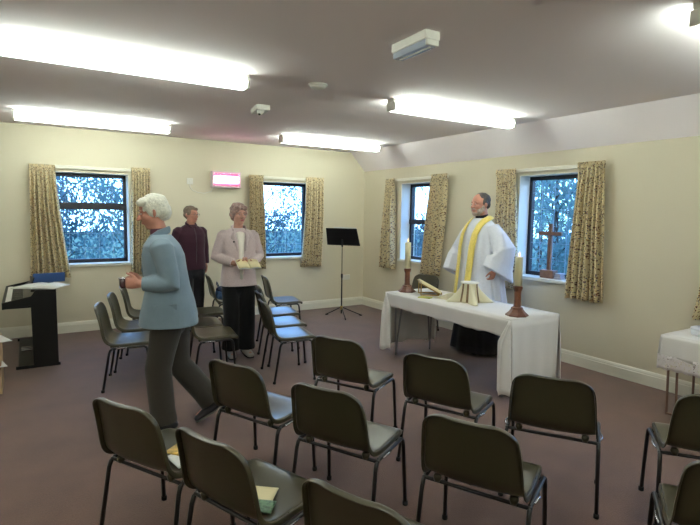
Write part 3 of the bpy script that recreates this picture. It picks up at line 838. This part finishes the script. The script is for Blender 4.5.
def headM(c, yaw, pitch, roll=0):
    return Matrix.Translation(c) @ Euler((roll, pitch, yaw), 'XYZ').to_matrix().to_4x4()
def add_head(g, M, w=1.0, jaw=1.0, nose=1.0, k=1.0, full=0):
    S = M @ Matrix.Scale(k, 4)
    g.ell((-.014, 0, .035), (.096, .074*w, .082), 22, 14, S)
    g.ell((.022, 0, -.028), (.066, .060*w, .082), 20, 12, S)
    g.ell((.040, 0, -.080), (.040*jaw, .040*jaw*w, .032), 16, 10, S)
    g.ell((.006, 0, -.060), (.060, .056*jaw*w, .040), 16, 10, S)
    for s_ in (-1, 1):
        g.ell((.052, s_*.034*w, -.022), (.026+full, .024+full, .026), 12, 8, S)
        g.ell((.070, s_*.030, .026), (.016, .022, .008), 12, 8, S)
        g.tube([(-.002, s_*.074*w, .018), (-.014, s_*.084*w, .012), (-.016, s_*.086*w, -.012), (-.004, s_*.076*w, -.032)], [.007, .009, .009, .007], 8, M=S)
        g.ell((-.006, s_*.076*w, -.006), (.014, .007, .022), 10, 8, S)
    g.tube([(.080, 0, .018), (.094, 0, -.004), (.104*nose, 0, -.022)], [.008, .0095, .0125], 10, M=S)
    for s_ in (-1, 1): g.ell((.090, s_*.011, -.024), (.011, .008, .008), 8, 6, S)
    g.ell((.080, 0, -.048), (.014, .024, .007), 12, 6, S); g.ell((.078, 0, -.058), (.014, .021, .007), 12, 6, S)
def face_bits(body, M, k=1.0, lip=(170, 96, 92), glasses=None, w=1.0, brow=(110, 96, 84), iris=(70, 80, 90)):
    S = M @ Matrix.Scale(k, 4)
    for s_ in (-1, 1):
        e = obj('eye', G().ell((.0780, s_*.030, .008), (.0085, .0105, .0050), 12, 8, S), mat('eye_white', (188, 176, 170), .3), body)
        obj('iris', G().ell((.0850, s_*.030, .008), (.003, .0052, .0048), 10, 6, S), mat('iris_%d' % iris[0], iris, .2), e)
        obj('eyebrow', G().tube([(.083, s_*.014, .028), (.084, s_*.028, .033), (.074, s_*.046, .028)], [.0025, .0035, .002], 6, M=S), mat('brow_%d' % brow[0], brow, .8), body)
    obj('lips', G().ell((.0885, 0, -.0505), (.0062, .021, .0042), 12, 6, S).ell((.0875, 0, -.0575), (.0062, .018, .0045), 12, 6, S), mat('lip_%d' % lip[0], lip, .45), body)
    if glasses:
        g = G()
        for s_ in (-1, 1):
            pts = [(.096, s_*.032+.022*math.cos(a*PI/8), .004+.017*math.sin(a*PI/8)) for a in range(17)]
            g.tube(pts, .0016, 6, M=S, caps=False)
            g.tube([(.096, s_*.054, .010), (.03, s_*.078*w, .014), (-.02, s_*.082*w, .010)], .0016, 6, M=S)
        g.tube([(.097, -.010, .008), (.099, 0, .011), (.097, .010, .008)], .0016, 6, M=S)
        gl = obj('glasses', g, mat('glasses_frame', glasses, .3, metal=.5), body)
    return
def hairnoise(sc, am):
    return lambda p, d: p+d*am*(noise.noise(p*sc)+.5*noise.noise(p*sc*2.7))
def limb(g, pts, rad, side=None): g.tube(pts, rad, 16, side=side)
def body_core(g, J, bulk=1.0, neck=.052):
    """continuous body: pelvis, trunk, neck, arms, legs from the joints in J"""
    ac = J['across']
    g.tube([J['crotch'], J['pelvis'], J['waist'], J['chest'], J['upper'], J['neck']],
           [(.13*bulk, .09*bulk), (.155*bulk, .105*bulk), (.135*bulk, .10*bulk), (.145*bulk, .105*bulk), (.125, .075), (.05, .05)], 20, side=ac)
    g.tube([J['neck']-V(0, 0, .04), J['neck'], J['neck'].lerp(J['head'], .5), J['head']], [neck*1.25, neck*1.08, neck, neck], 14)
    for s_ in ('L', 'R'):
        g.tube([J['neck']-V(0, 0, .06), J['sh'+s_]-V(0, J['sh'+s_].y*.12, .015)], [.045, .038], 12)
        limb(g, [J['sh'+s_]-V(0, J['sh'+s_].y*.10, .02), J['sh'+s_].lerp(J['el'+s_], .5), J['el'+s_], J['el'+s_].lerp(J['wr'+s_], .35), J['wr'+s_]], [.036, .042, .037, .038, .025])
        limb(g, [J['hip'+s_], J['hip'+s_].lerp(J['kn'+s_], .5), J['kn'+s_], J['kn'+s_].lerp(J['an'+s_], .3), J['an'+s_]], [.085*bulk, .074, .054, .054, .036])
        f = J['toe'+s_]-J['an'+s_]
        g.tube([J['an'+s_], J['an'+s_]+f*.5-V(0, 0, .010), J['toe'+s_]], [(.026, .024), (.026, .020), (.024, .012)], 12, side=ac)
def shoes(t, J, m, h=.07, sole=None):
    for s_ in ('L', 'R'):
        a, b = J['an'+s_], J['toe'+s_]; f = (b-a); up = V(0, 0, 1); fh = f.normalized(); sd = fh.cross(up).normalized(); nn = sd.cross(fh)
        g = G(); g.tube([a-fh*.055-nn*.035, a-nn*.030, a+f*.45-nn*.022, b-nn*.012+fh*.01], [(.036, .036), (.042, .046), (.048, .036), (.042, .022)], 16, side=sd)
        sh = obj('shoe', g, m, t, smooth=1)
        g = G(); g.tube([a-fh*.065-nn*.068, a+f*.3-nn*.064, a+f*.75-nn*.046, b-nn*.030+fh*.03], [(.034, .010), (.036, .008), (.046, .008), (.034, .007)], 14, side=sd)
        obj('sole', g, sole or RUBBER, sh)
def pants(t, J, m, top, r=(.135, .105, .088, .085, .088), bulk=1.0, name='trousers'):
    g = G()
    g.tube([J['crotch']-V(0, 0, .02), J['pelvis'], J['waist']], [(.14*bulk, .11*bulk), (.17*bulk, .125*bulk), (.15*bulk, .115*bulk)], 20, side=J['across'])
    for s_ in ('L', 'R'):
        h, k, a = J['hip'+s_], J['kn'+s_], J['an'+s_]
        pts = [h+V(0, 0, .03), h.lerp(k, .3), h.lerp(k, .7), k, k.lerp(a, .35), k.lerp(a, .75), a+(k-a).normalized()*.005]
        g.tube(pts, [r[0]*.85, r[1], r[2]*1.02, r[2], r[3]*1.0, r[3]*.98, r[4]], 20, rnd=False)
    return obj(name, g, m, t, remesh=.009, smooth=4)
def sleeve(g, J, s_, r=(.075, .066, .062, .056, .050), cut=.96, ext=0):
    sh, el, wr = J['sh'+s_], J['el'+s_], J['wr'+s_]
    w2 = el.lerp(wr, cut)
    d = (el-sh).normalized(); iv = V(0, -.03 if sh.y > 0 else .03, 0)
    g.tube([sh+iv-d*.022, sh+iv*.6-d*.002, sh+d*.03, sh.lerp(el, .35), sh.lerp(el, .8), el, el.lerp(wr, .3), w2], [r[0]*.45, r[0]*.82, r[0]*.98, r[1], r[2], r[2], r[3], r[4]], 18, rnd=False)
def fabric(name, c, wv=None, var=None, rough=.85): return mat(name, c, rough, var=var, bump=wv or (55, .35, .01), spec=.2, sheen=.15)

def person(label, loc, rz, group=None):
    return thing('person', label, 'person', loc, rz)

# ---------------------------------------------------------------- walking person, blue jacket
def walker():
    t = person('person with white hair in a light blue jacket walking left, holding a small glass', (-4.07, -3.64, 0), R(163))
    s = 1.0
    J = dict(across=(0, 1, 0), crotch=V(-.02, 0, .80), pelvis=V(-.03, 0, .90), waist=V(-.01, 0, 1.04), chest=V(.02, 0, 1.22), upper=V(.03, 0, 1.34), neck=V(.035, 0, 1.405), head=V(.075, 0, 1.53),
             shL=V(.02, .165, 1.345), elL=V(-.05, .215, 1.085), wrL=V(.15, .19, 1.085), shR=V(.03, -.165, 1.345), elR=V(-.02, -.22, 1.08), wrR=V(.17, -.12, 1.06),
             hipL=V(-.02, .085, .86), knL=V(.06, .09, .47), anL=V(.03, .09, .085), toeL=V(.17, .10, .045),
             hipR=V(-.04, -.085, .86), knR=V(-.06, -.09, .46), anR=V(-.30, -.09, .15), toeR=V(-.19, -.09, .045))
    g = G(); body_core(g, J)
    HM = headM(V(.080, 0, 1.555), R(3), R(16))
    add_head(g, HM, full=.004, nose=1.04)
    hand(g, J['wrL'], (1, -.12, .04), (0, -1, 0), (0, 0, 1), 48, .17)
    hand(g, J['wrR'], (1, .2, .1), (0, 1, 0), (0, 0, 1), 30, .17)
    b = obj('body', g, SKINR, t, remesh=.006, smooth=2)
    face_bits(b, HM, brow=(190, 186, 176), lip=(176, 104, 98))
    HW = mat('white_hair', (222, 220, 204), .6, var=(60, .18), bump=(90, .6, .01), sheen=.3)
    g = G(); hn = hairnoise(30, .006)
    g.ell((-.022, 0, .045), (.096, .085, .084), 30, 20, HM, fn=hn)
    g.ell((-.060, 0, -.005), (.062, .078, .072), 26, 16, HM, fn=hn)
    for s_ in (-1, 1): g.ell((-.018, s_*.058, .012), (.055, .028, .050), 20, 14, HM, fn=hn)
    for s_ in (-1, 1): g.ell((.040, s_*.035, .083), (.045, .042, .030), 20, 12, HM, fn=hn)
    obj('hair', g, HW, b, remesh=.006, smooth=1)
    BL = fabric('blue_wool', (122, 140, 152), (220, .35, .004), var=(7, .07))
    g = G()
    rings = [((-.012, 0, .775), .200, .222), ((-.012, 0, .84), .194, .218), ((-.014, 0, .93), .176, .206), ((-.01, 0, 1.04), .148, .188), ((.008, 0, 1.16), .145, .190), ((.018, 0, 1.26), .142, .192), ((.026, 0, 1.33), .120, .190), ((.030, 0, 1.375), .088, .150), ((.034, 0, 1.405), .066, .085)]
    def R3(c, a, b_, n=36, p=2.4):
        o = []
        for k in range(n):
            th = 2*PI*k/n; ct, st = math.cos(th), math.sin(th)
            o.append(Vector(c)+V(a*abs(ct)**(2/p)*(1 if ct >= 0 else -1), b_*abs(st)**(2/p)*(1 if st >= 0 else -1), 0))
        return o
    g.loft([R3(*r) for r in rings]); sleeve(g, J, 'L', (.078, .070, .064, .058, .048), .93); sleeve(g, J, 'R', (.078, .070, .064, .058, .048), .93)
    jk = obj('jacket', g, BL, t, remesh=.008, smooth=4)
    # collar and lapels
    g = G(); pts = [(.115, .052, 1.30), (.085, .070, 1.375), (.035, .072, 1.412), (-.010, .045, 1.430), (-.022, 0, 1.436), (-.010, -.045, 1.430), (.035, -.072, 1.412), (.085, -.070, 1.375), (.120, -.052, 1.30)]
    g.tube(pts, [(.012, .008), (.026, .010), (.026, .011), (.026, .011), (.026, .011), (.026, .011), (.026, .011), (.026, .010), (.012, .008)], 10, side=(0, 0, 1)); obj('collar', g, BL, jk)
    for s_ in (-1, 1):
        g = G().prism([(.142, s_*.012, 1.08), (.150, s_*.030, 1.16), (.142, s_*.075, 1.28), (.115, s_*.082, 1.315), (.122, s_*.045, 1.31)], (.010, 0, 0)); obj('lapel', g, BL, jk, bevel=.003)
    for z in (.95, 1.04): obj('button', G().ell((.132 if z < 1 else .138, -.012, z), (.006, .011, .011), 10, 8), mat('blue_button', (60, 78, 92), .4), jk)
    g = G().prism([(-.08, .196, .905), (.075, .186, .895), (.075, .190, .935), (-.08, .200, .945)], (0, .008, 0)); obj('pocket_flap', g, BL, jk, bevel=.002)
    sh = obj('shirt', G().tube([(.045, 0, 1.30), (.045, 0, 1.37), (.042, 0, 1.42), (.044, 0, 1.445)], [(.085, .055), (.07, .06), (.060, .060), (.058, .058)], 18, side=(0, 1, 0), rnd=False), mat('maroon_knit', (92, 52, 66), .85, bump=(200, .4, .003)), t)
    pants(t, J, fabric('grey_brown_twill', (58, 53, 47), (150, .3, .004)), .9, r=(.125, .105, .090, .088, .094))
    shoes(t, J, mat('dark_shoe', (44, 42, 46), .45), sole=mat('grey_sole', (120, 118, 112), .6))
    return t, J
tw, JW = walker()
# the small glass held in the left hand of the walking person: sits in world space
Mw = Matrix.Translation((-4.07, -3.64, 0)) @ Matrix.Rotation(R(163), 4, 'Z')
pg = Mw @ V(.262, .155, 1.075)
o = thing('small_glass', 'small dark drinking glass in the hand of the walking person', 'glass', tuple(pg))
obj('bowl', G().lathe([(.018, -.02), (.022, .0), (.025, .045), (.023, .046), (.019, .002), (.004, -.01)], n=18), mat('dark_glass', (66, 40, 44), .1, spec=.8), o)
obj('rim', G().lathe([(.0255, .043), (.0262, .046), (.0245, .0475), (.0240, .044)], n=18), CHROME, o)

# ---------------------------------------------------------------- standing people
def ring(c, a, b_, n=40, p=2.3, fold=0, k=7, ph=0):
    o = []
    for i in range(n):
        th = 2*PI*i/n; ct, st = math.cos(th), math.sin(th); f = 1+fold*math.sin(k*th+ph)+fold*.5*math.sin(k*1.7*th+ph*2)
        o.append(Vector(c)+V(f*a*abs(ct)**(2/p)*(1 if ct >= 0 else -1), f*b_*abs(st)**(2/p)*(1 if st >= 0 else -1), 0))
    return o
def standJ(h=1.65, sw=.17):
    k = h/1.68
    J = dict(across=(0, 1, 0), crotch=V(-.01, 0, .80), pelvis=V(-.01, 0, .90), waist=V(0, 0, 1.04), chest=V(0, 0, 1.22), upper=V(-.005, 0, 1.35), neck=V(-.01, 0, 1.42), head=V(.01, 0, 1.54),
             shL=V(-.01, sw, 1.365), shR=V(-.01, -sw, 1.365), elL=V(-.03, sw+.06, 1.10), elR=V(-.03, -sw-.06, 1.10), wrL=V(.05, sw+.05, .86), wrR=V(.05, -sw-.05, .86),
             hipL=V(-.01, .085, .86), hipR=V(-.01, -.085, .86), knL=V(.015, .085, .47), knR=V(.015, -.085, .47), anL=V(-.03, .085, .085), anR=V(-.03, -.085, .085), toeL=V(.11, .10, .045), toeR=V(.11, -.10, .045))
    for q in J:
        if q != 'across': J[q] = J[q]*k
    return J, k

def woman():
    t = person('smiling person in a pale pink jacket and black trousers holding an open cream booklet', (-2.98, -2.08, 0), R(264))
    J, k = standJ(1.64, .155)
    J['elL'] = V(-.03, .235, 1.09); J['elR'] = V(-.03, -.235, 1.09); J['wrL'] = V(.17, .10, 1.03); J['wrR'] = V(.17, -.075, 1.03)
    g = G(); body_core(g, J, .95, .047)
    HM = headM(V(.02, 0, 1.535), R(12), R(4)); add_head(g, HM, w=.98, jaw=.95, k=.96)
    hand(g, J['wrL'], (.45, -.7, .1), (0, -.3, 1), (1, 0, .2), 30, .155); hand(g, J['wrR'], (.55, .6, .1), (0, .3, 1), (1, 0, .2), 30, .155)
    b = obj('body', g, SKIN, t, remesh=.006, smooth=2)
    face_bits(b, HM, .96, lip=(190, 96, 100), brow=(120, 100, 90))
    HB_ = mat('greying_hair', (150, 120, 112), .6, var=(50, .3), bump=(80, .6, .01), sheen=.2)
    g = G(); hn = hairnoise(40, .014)
    g.ell((-.022, 0, .050), (.094, .086, .078), 30, 20, HM, fn=hn); g.ell((-.055, 0, -.005), (.052, .076, .075), 24, 16, HM, fn=hn)
    for s_ in (-1, 1): g.ell((-.005, s_*.068, .020), (.045, .022, .052), 20, 14, HM, fn=hn)
    for s_ in (-1, 0, 1): g.ell((.050, s_*.034, .080), (.036, .032, .026), 20, 12, HM, fn=hn)
    obj('hair', g, HB_, b, remesh=.006, smooth=1)
    PK = fabric('pink_tweed', (196, 178, 178), (260, .5, .004), var=(120, .10))
    g = G()
    rr = [((-.005, 0, .78), .135, .195), ((-.005, 0, .86), .132, .190), ((0, 0, .96), .122, .176), ((0, 0, 1.05), .115, .166), ((.005, 0, 1.16), .122, .174), ((0, 0, 1.26), .118, .180), ((-.008, 0, 1.325), .096, .176), ((-.01, 0, 1.37), .072, .125), ((-.01, 0, 1.395), .056, .075)]
    g.loft([ring(*r) for r in rr]); sleeve(g, J, 'L', (.070, .062, .058, .052, .045), .86); sleeve(g, J, 'R', (.070, .062, .058, .052, .045), .86)
    jk = obj('jacket', g, PK, t, remesh=.008, smooth=4)
    # cream top visible between the jacket fronts
    tp = G().prism([(.105, -.045, 1.33), (.105, .045, 1.33), (.122, .040, 1.16), (.120, .030, .92), (.120, -.030, .92), (.122, -.038, 1.16)], (.010, 0, 0))
    rows = []
    for z, x, w_ in ((1.375, .045, .046), (1.33, .095, .044), (1.26, .121, .034), (1.16, .130, .028), (1.05, .123, .022), (.95, .131, .018), (.86, .139, .013)):
        rows.append([(x-.010*abs(a)**2, w_*a, z) for a in (-1, -.5, 0, .5, 1)])
    obj('top', G().loft(rows, False, closed=False), mat('cream_top', (232, 226, 214), .8), t, solid=.008)
    for s_ in (-1, 1):
        rows = []
        for z, x, w0, w1 in ((1.39, .02, .055, .075), (1.345, .085, .050, .090), (1.30, .113, .048, .100), (1.24, .128, .044, .075), (1.16, .134, .040, .048)):
            rows.append([(x+.004, s_*w0, z), (x-.006, s_*(w0+w1)/2, z-.004), (x-.024, s_*w1, z-.01)])
        obj('lapel', G().loft(rows, False, closed=False), PK, jk, solid=.008)
    g = G().tube([(.05, .068, 1.375), (.0, .075, 1.405), (-.055, .03, 1.415), (-.055, -.03, 1.415), (.0, -.075, 1.405), (.05, -.068, 1.375)], [(.018, .008)]*6, 8, side=(0, 0, 1)); obj('collar', g, PK, jk)
    obj('brooch', G().ell((.124, -.078, 1.255), (.006, .011, .009), 10, 8), mat('dark_brooch', (40, 30, 34), .3, metal=.5), jk)
    pants(t, J, fabric('black_cloth', (16, 15, 17)), .9, r=(.115, .098, .088, .092, .104), bulk=.97)
    shoes(t, J, mat('silver_shoe', (176, 170, 164), .3, metal=.35))
    M2 = Matrix.Translation((-2.98, -2.08, 0)) @ Matrix.Rotation(R(264), 4, 'Z')
    p = M2 @ V(.285, .03, 1.035)
    o = thing('open_booklet', 'open cream booklet held by the person in the pink jacket', 'booklet', tuple(p), R(264))
    for s_ in (-1, 1):
        rows = [[(-.085+.17*i, s_*.115*q/5, .012*math.sin(PI*q/5)) for i in (0, 1)] for q in range(6)]
        obj('page', G().loft([r_ for r_ in rows], False, closed=False), CREAMP, o, solid=.003)
    obj('cover', G().box((0, 0, -.006), (.172, .235, .003)), mat('white_cover', (220, 222, 220), .6), o)
    for c in o.children: c.rotation_euler = (0, R(24), 0)
woman()

def rear_man():
    t = person('person with glasses in a dark maroon jacket standing against the far wall', (-3.06, -.50, 0), R(285))
    J, k = standJ(1.62, .17)
    J['elL'] = V(-.07, .235, 1.08); J['wrL'] = V(-.02, .225, .86); J['elR'] = V(-.07, -.235, 1.08); J['wrR'] = V(-.02, -.225, .86)
    g = G(); body_core(g, J, 1.0, .05)
    HM = headM(V(.02, 0, 1.515), R(18), R(2)); add_head(g, HM, k=.97)
    hand(g, J['wrL'], (.15, 0, -1), (0, -1, 0), (1, 0, 0), 22, .165); hand(g, J['wrR'], (.15, 0, -1), (0, 1, 0), (1, 0, 0), 22, .165)
    b = obj('body', g, SKINR, t, remesh=.006, smooth=2); face_bits(b, HM, .97, glasses=(70, 60, 58))
    g = G(); hn = hairnoise(42, .008)
    g.ell((-.022, 0, .045), (.092, .081, .076), 28, 18, HM, fn=hn); g.ell((-.050, 0, .0), (.052, .074, .060), 24, 16, HM, fn=hn)
    for s_ in (-1, 1): g.ell((.0, s_*.066, .030), (.035, .018, .038), 18, 12, HM, fn=hn)
    g.ell((.048, .012, .078), (.036, .045, .022), 18, 12, HM, fn=hn)
    obj('hair', g, mat('brown_grey_hair', (112, 98, 82), .65, var=(60, .25), bump=(80, .5, .01)), b, remesh=.006, smooth=1)
    MR = fabric('maroon_fleece', (58, 30, 42), (90, .4, .006))
    g = G()
    rr = [((-.01, 0, .80), .145, .200), ((-.005, 0, .92), .140, .192), ((0, 0, 1.04), .130, .182), ((.005, 0, 1.16), .134, .188), ((0, 0, 1.26), .124, .190), ((-.008, 0, 1.315), .100, .180), ((-.01, 0, 1.355), .075, .130), ((-.01, 0, 1.39), .058, .070)]
    g.loft([ring(*r) for r in rr]); sleeve(g, J, 'L', (.074, .066, .064, .058, .050), .99); sleeve(g, J, 'R', (.074, .066, .064, .058, .050), .99)
    jk = obj('jacket', g, MR, t, remesh=.008, smooth=4)
    g = G().tube([(.065, .03, 1.345), (.045, .060, 1.375), (-.01, .068, 1.405), (-.055, .03, 1.415), (-.055, -.03, 1.415), (-.01, -.068, 1.405), (.045, -.060, 1.375), (.065, -.03, 1.345)], [(.020, .008)]*8, 8, side=(0, 0, 1)); obj('collar', g, MR, jk)
    g = G().tube([(.130, 0, .82), (.134, 0, 1.0), (.140, 0, 1.15), (.128, 0, 1.26), (.085, 0, 1.34)], .004, 6); obj('zip', g, mat('dull_zip', (90, 80, 84), .4, metal=.6), jk)
    pants(t, J, fabric('charcoal_cloth', (40, 38, 42)), .9); shoes(t, J, mat('dark_shoe', (44, 42, 46), .45))
rear_man()

def priest():
    t = person('bearded priest in white surplice and yellow stole standing behind the altar', (-.53, -3.20, 0), R(174))
    J, k = standJ(1.82, .19)
    J['elL'] = V(-.05, .34, 1.20); J['elR'] = V(.02, -.33, 1.20); J['wrL'] = V(.06, .31, .98); J['wrR'] = V(.10, -.30, 1.0)
    J['shL'].z = J['shR'].z = 1.435
    g = G(); body_core(g, J, 1.2, .064)
    HM = headM(V(.03, 0, 1.685), R(-2), R(3)); add_head(g, HM, w=1.08, jaw=1.2, k=1.08, full=.006)
    hand(g, J['wrL'], (.25, -.05, -1), (0, -1, 0), (1, 0, 0), 28, .165); hand(g, J['wrR'], (.3, .1, -1), (0, 1, 0), (1, 0, 0), 30, .165)
    b = obj('body', g, SKINR, t, remesh=.007, smooth=2); face_bits(b, HM, 1.08, brow=(84, 74, 66), w=1.08)
    g = G(); hn = hairnoise(46, .006)
    g.ell((-.030, 0, .048), (.092, .084, .076), 28, 18, HM @ Matrix.Scale(1.08, 4), fn=hn); g.ell((-.062, 0, .005), (.052, .074, .060), 24, 16, HM @ Matrix.Scale(1.08, 4), fn=hn)
    for s_ in (-1, 1): g.ell((-.012, s_*.072, .030), (.032, .018, .040), 18, 12, HM @ Matrix.Scale(1.08, 4), fn=hn)
    obj('hair', g, mat('dark_grey_hair', (66, 62, 60), .6, var=(60, .35), bump=(80, .5, .01)), b, remesh=.006, smooth=1)
    g = G(); S = HM @ Matrix.Scale(1.08, 4)
    g.ell((.044, 0, -.088), (.046, .050, .032), 24, 14, S, fn=hn)
    for s_ in (-1, 1): g.ell((.034, s_*.048, -.062), (.036, .022, .034), 18, 12, S, fn=hn); g.ell((.008, s_*.066, -.040), (.018, .012, .034), 14, 10, S, fn=hn)
    g.tube([(.070, .034, -.052), (.089, .016, -.040), (.091, 0, -.037), (.089, -.016, -.040), (.070, -.034, -.052)], [.005, .008, .008, .008, .005], 8, M=S)
    obj('beard', g, mat('grey_beard', (164, 150, 140), .7, var=(70, .25), bump=(90, .6, .01)), b, remesh=.006, smooth=1)
    # black cassock down to the floor
    BK = fabric('black_cassock', (17, 15, 20), (40, .4, .01))
    g = G().loft([ring((0, 0, z), a, b2, 64, 2.1, f, 9, .5) for z, a, b2, f in ((.045, .255, .345, .045), (.25, .235, .315, .04), (.5, .205, .275, .03), (.8, .185, .235, .015), (1.1, .175, .21, .0), (1.35, .14, .19, 0))])
    cs = obj('cassock', g, BK, t)
    obj('clerical_collar', G().tube([(-.012, 0, 1.50), (.004, 0, 1.572)], [(.088, .084), (.072, .072)], 24, side=(0, 1, 0), rnd=False), BK, cs)
    obj('collar_tab', G().box((.078, -.02, 1.548), (.006, .034, .022), Matrix.Rotation(R(-8), 4, 'Z')), WHITEPL, cs)
    shoes(t, J, mat('dark_shoe', (44, 42, 46), .45))
    # white surplice with wide hanging sleeves
    SU = mat('surplice_linen', (226, 228, 238), .8, bump=(30, .5, .012), spec=.2)
    zs_ = ((.50, .262, .330, .060), (.62, .250, .315, .055), (.80, .230, .290, .045), (1.0, .212, .262, .035), (1.20, .196, .240, .022), (1.36, .168, .232, .012), (1.45, .128, .205, .004), (1.50, .098, .140, 0), (1.535, .078, .092, 0))
    g = G().loft([ring((.0, 0, z), a, b2, 90, 2.1, f*1.4, 11, z*1.2) for z, a, b2, f in zs_])
    for s_ in ('L', 'R'):
        sg = 1 if s_ == 'L' else -1
        sh, el, wr = J['sh'+s_], J['el'+s_], J['wr'+s_]
        bx_ = [sh+V(0, -sg*.05, .0), sh.lerp(el, .4), el+V(0, 0, -.0), el.lerp(wr, .5), el.lerp(wr, .86 if s_ == 'L' else 1.25)+V(0, sg*.03, -.02)]
        # section: wide fore-and-aft, hanging below the arm
        prs = [(.085, .085), (.080, .105), (.082, .155), (.088, .205), (.095, .24)]
        rings = []
        for p, (w_, dp), q in zip(bx_, prs, range(5)):
            inw = V(0, -sg*.035*q*.5, -.030*q*.6)
            d = (wr-el if q > 2 else el-sh).normalized()
            a = Vector((1, 0, 0)); a = (a-d*a.dot(d)).normalized(); b3 = d.cross(a).normalized()
            rings.append([p+inw*.6+a*dp*math.cos(2*PI*i/36)*(1+.05*math.sin(i*1.4)*q/4)-a*dp*.25*(q/4)+b3*w_*math.sin(2*PI*i/36)*(1+.06*math.sin(i*.9)*q/4) for i in range(36)])
        g.loft(rings)
    su = obj('surplice', g, SU, t, remesh=.010, smooth=3)
    # stole: a band round the neck and two long ends
    ST = mat('yellow_stole', (232, 208, 104), .55, sheen=.3, var=(60, .12))
    zst = [(-.092, .0, 1.520), ]
    for sg in (-1, 1):
        rows = []
        path = [(-.088, .010, 1.548), (-.080, .060, 1.552), (-.045, .110, 1.545), (.0, .128, 1.530), (.060, .118, 1.500), (.122, .112, 1.44), (.176, .108, 1.35), (.206, .104, 1.22), (.222, .100, 1.05), (.238, .098, .90), (.256, .096, .74), (.270, .096, .60)]
        wd = .040
        for i, p in enumerate(path):
            p = Vector((p[0]+.006, sg*p[1], p[2]+.006)); q0 = path[max(0, i-1)]; q1 = path[min(len(path)-1, i+1)]
            tn = Vector((q1[0]-q0[0], sg*(q1[1]-q0[1]), q1[2]-q0[2])).normalized()
            up = Vector((.25, 0, 1)) if i < 4 else Vector((1, 0, .1)); 
            outw = Vector((0, sg, 0))
            if i < 4: ctr = Vector((0, 0, 1.2)); nrm = (p-ctr).normalized()
            else: nrm = Vector((1, sg*.28, .15)).normalized()
            ac = tn.cross(nrm).normalized()
            rows.append([p+ac*wd*s2-nrm*.010*s2*s2+nrm*.004 for s2 in (-1, -.5, 0, .5, 1)])
        st = obj('stole', G().loft(rows, False, closed=False), ST, t, solid=.008)
        p = Vector((.276, sg*.096, .68))
        obj('stole_fringe', G().box((.268, sg*.096, .585), (.010, .078, .03)), mat('gold_fringe', (206, 170, 70), .6), st)
priest()
# ================================================================== OUTSIDE
def ground():
    g = G(); g.b2((-30, TH, -.35), (30, 40, -.25)); g.b2((TH, -40, -.351), (30, TH, -.251)); return g
o = struct('floor_outside', ground(), mat('lawn', (62, 84, 50), .9, var=(2, .3)))
o.name = 'lawn'
LM = [leafmat('leaf_dark', (72, 94, 96)), leafmat('leaf_mid', (96, 120, 116)), leafmat('leaf_light', (140, 162, 132))]
def tree(name, label, cat, x, y, z0, z1, rx, ry, n, ls, mi, seed, group=None):
    random.seed(seed)
    t = thing(name, label, cat, (x, y, -.25), 0, group)
    g = G(); zc = (z0+z1)/2+.25; rz = (z1-z0)/2
    hubs = [(random.uniform(-1, 1)*rx, random.uniform(-1, 1)*ry, zc+random.uniform(-1, .95)*rz) for _ in range(60)]
    for _ in range(n):
        h = random.choice(hubs); s_ = .17
        p = Vector((h[0]+random.gauss(0, s_), h[1]+random.gauss(0, s_), h[2]+random.gauss(0, s_)))
        M = Matrix.Translation(p) @ Euler((random.uniform(0, 6.3), random.uniform(0, 6.3), random.uniform(0, 6.3))).to_matrix().to_4x4()
        a = ls*random.uniform(.6, 1.3)
        g.add([(-a, 0, 0), (0, -a*.42, .0), (a, 0, 0), (0, a*.42, 0)], [(0, 1, 2, 3)], False, M)
    obj('foliage', g, LM[mi], t)
    g = G()
    g.tube([(0, 0, 0), (.04, .02, zc*.6), (0, .05, z1)], [.07, .05, .02], 8)
    for k in range(9):
        a = k*2.4; z = .5+z1*.09*k
        g.tube([(0, 0, z), (rx*.6*math.cos(a), ry*.6*math.sin(a), z+.6)], [.022, .008], 6)
    obj('trunk', g, mat('bark', (70, 58, 50), .9), t)
spec = [(-5.0, 3.0), (-3.9, 3.4), (-2.2, 4.3), (-1.0, 3.3), (.1, 3.9), (1.0, 2.9)]
tree('leafy_shrub', 'dense shrub outside the window behind the piano, on its left', 'shrub', -5.2, 3.4, -.2, 2.7, .8, .5, 5200, .05, 0, 1)
tree('leafy_shrub', 'mid green shrub outside the window behind the piano, on its right', 'shrub', -3.1, 3.4, -.2, 2.9, .8, .5, 5200, .05, 1, 2)
tree('leafy_shrub', 'broad shrub further back between the two shrubs behind the piano window', 'shrub', -4.4, 5.6, -.2, 3.0, 1.1, .6, 5200, .065, 0, 12)
tree('leafy_shrub', 'low shrub outside the narrow window above the far chairs', 'shrub', -.75, 3.2, -.2, 1.55, .9, .5, 4600, .05, 0, 3)
tree('leafy_tree', 'tree reaching up at the right of the narrow window', 'tree', 1.8, 5.6, .3, 3.6, .7, .6, 3400, .055, 1, 4)
tree('leafy_shrub', 'shrub outside the window left of the priest', 'shrub', 3.4, 2.2, -.2, 1.35, .6, 1.1, 5000, .05, 0, 5)
tree('leafy_tree', 'pale tree seen high in the window left of the priest', 'tree', 6.9, 5.2, .6, 3.0, .8, 1.2, 2200, .06, 2, 6)
tree('leafy_shrub', 'green shrub outside the window with the cross', 'shrub', 3.0, -1.6, -.2, 3.1, .6, .9, 7500, .05, 1, 7)
tree('leafy_tree', 'light green tree seen at the top of the window with the cross', 'tree', 6.2, 1.2, 1.0, 4.2, .8, .9, 4200, .06, 2, 8)
tree('leafy_shrub', 'dark shrub low behind the window with the cross', 'shrub', 5.0, -1.2, -.2, 1.9, .8, .8, 4200, .06, 0, 10)
tree('leafy_shrub', 'shrub outside the right-hand window behind the small table', 'shrub', 3.0, -5.2, -.2, 3.0, .6, .9, 2600, .055, 0, 9)
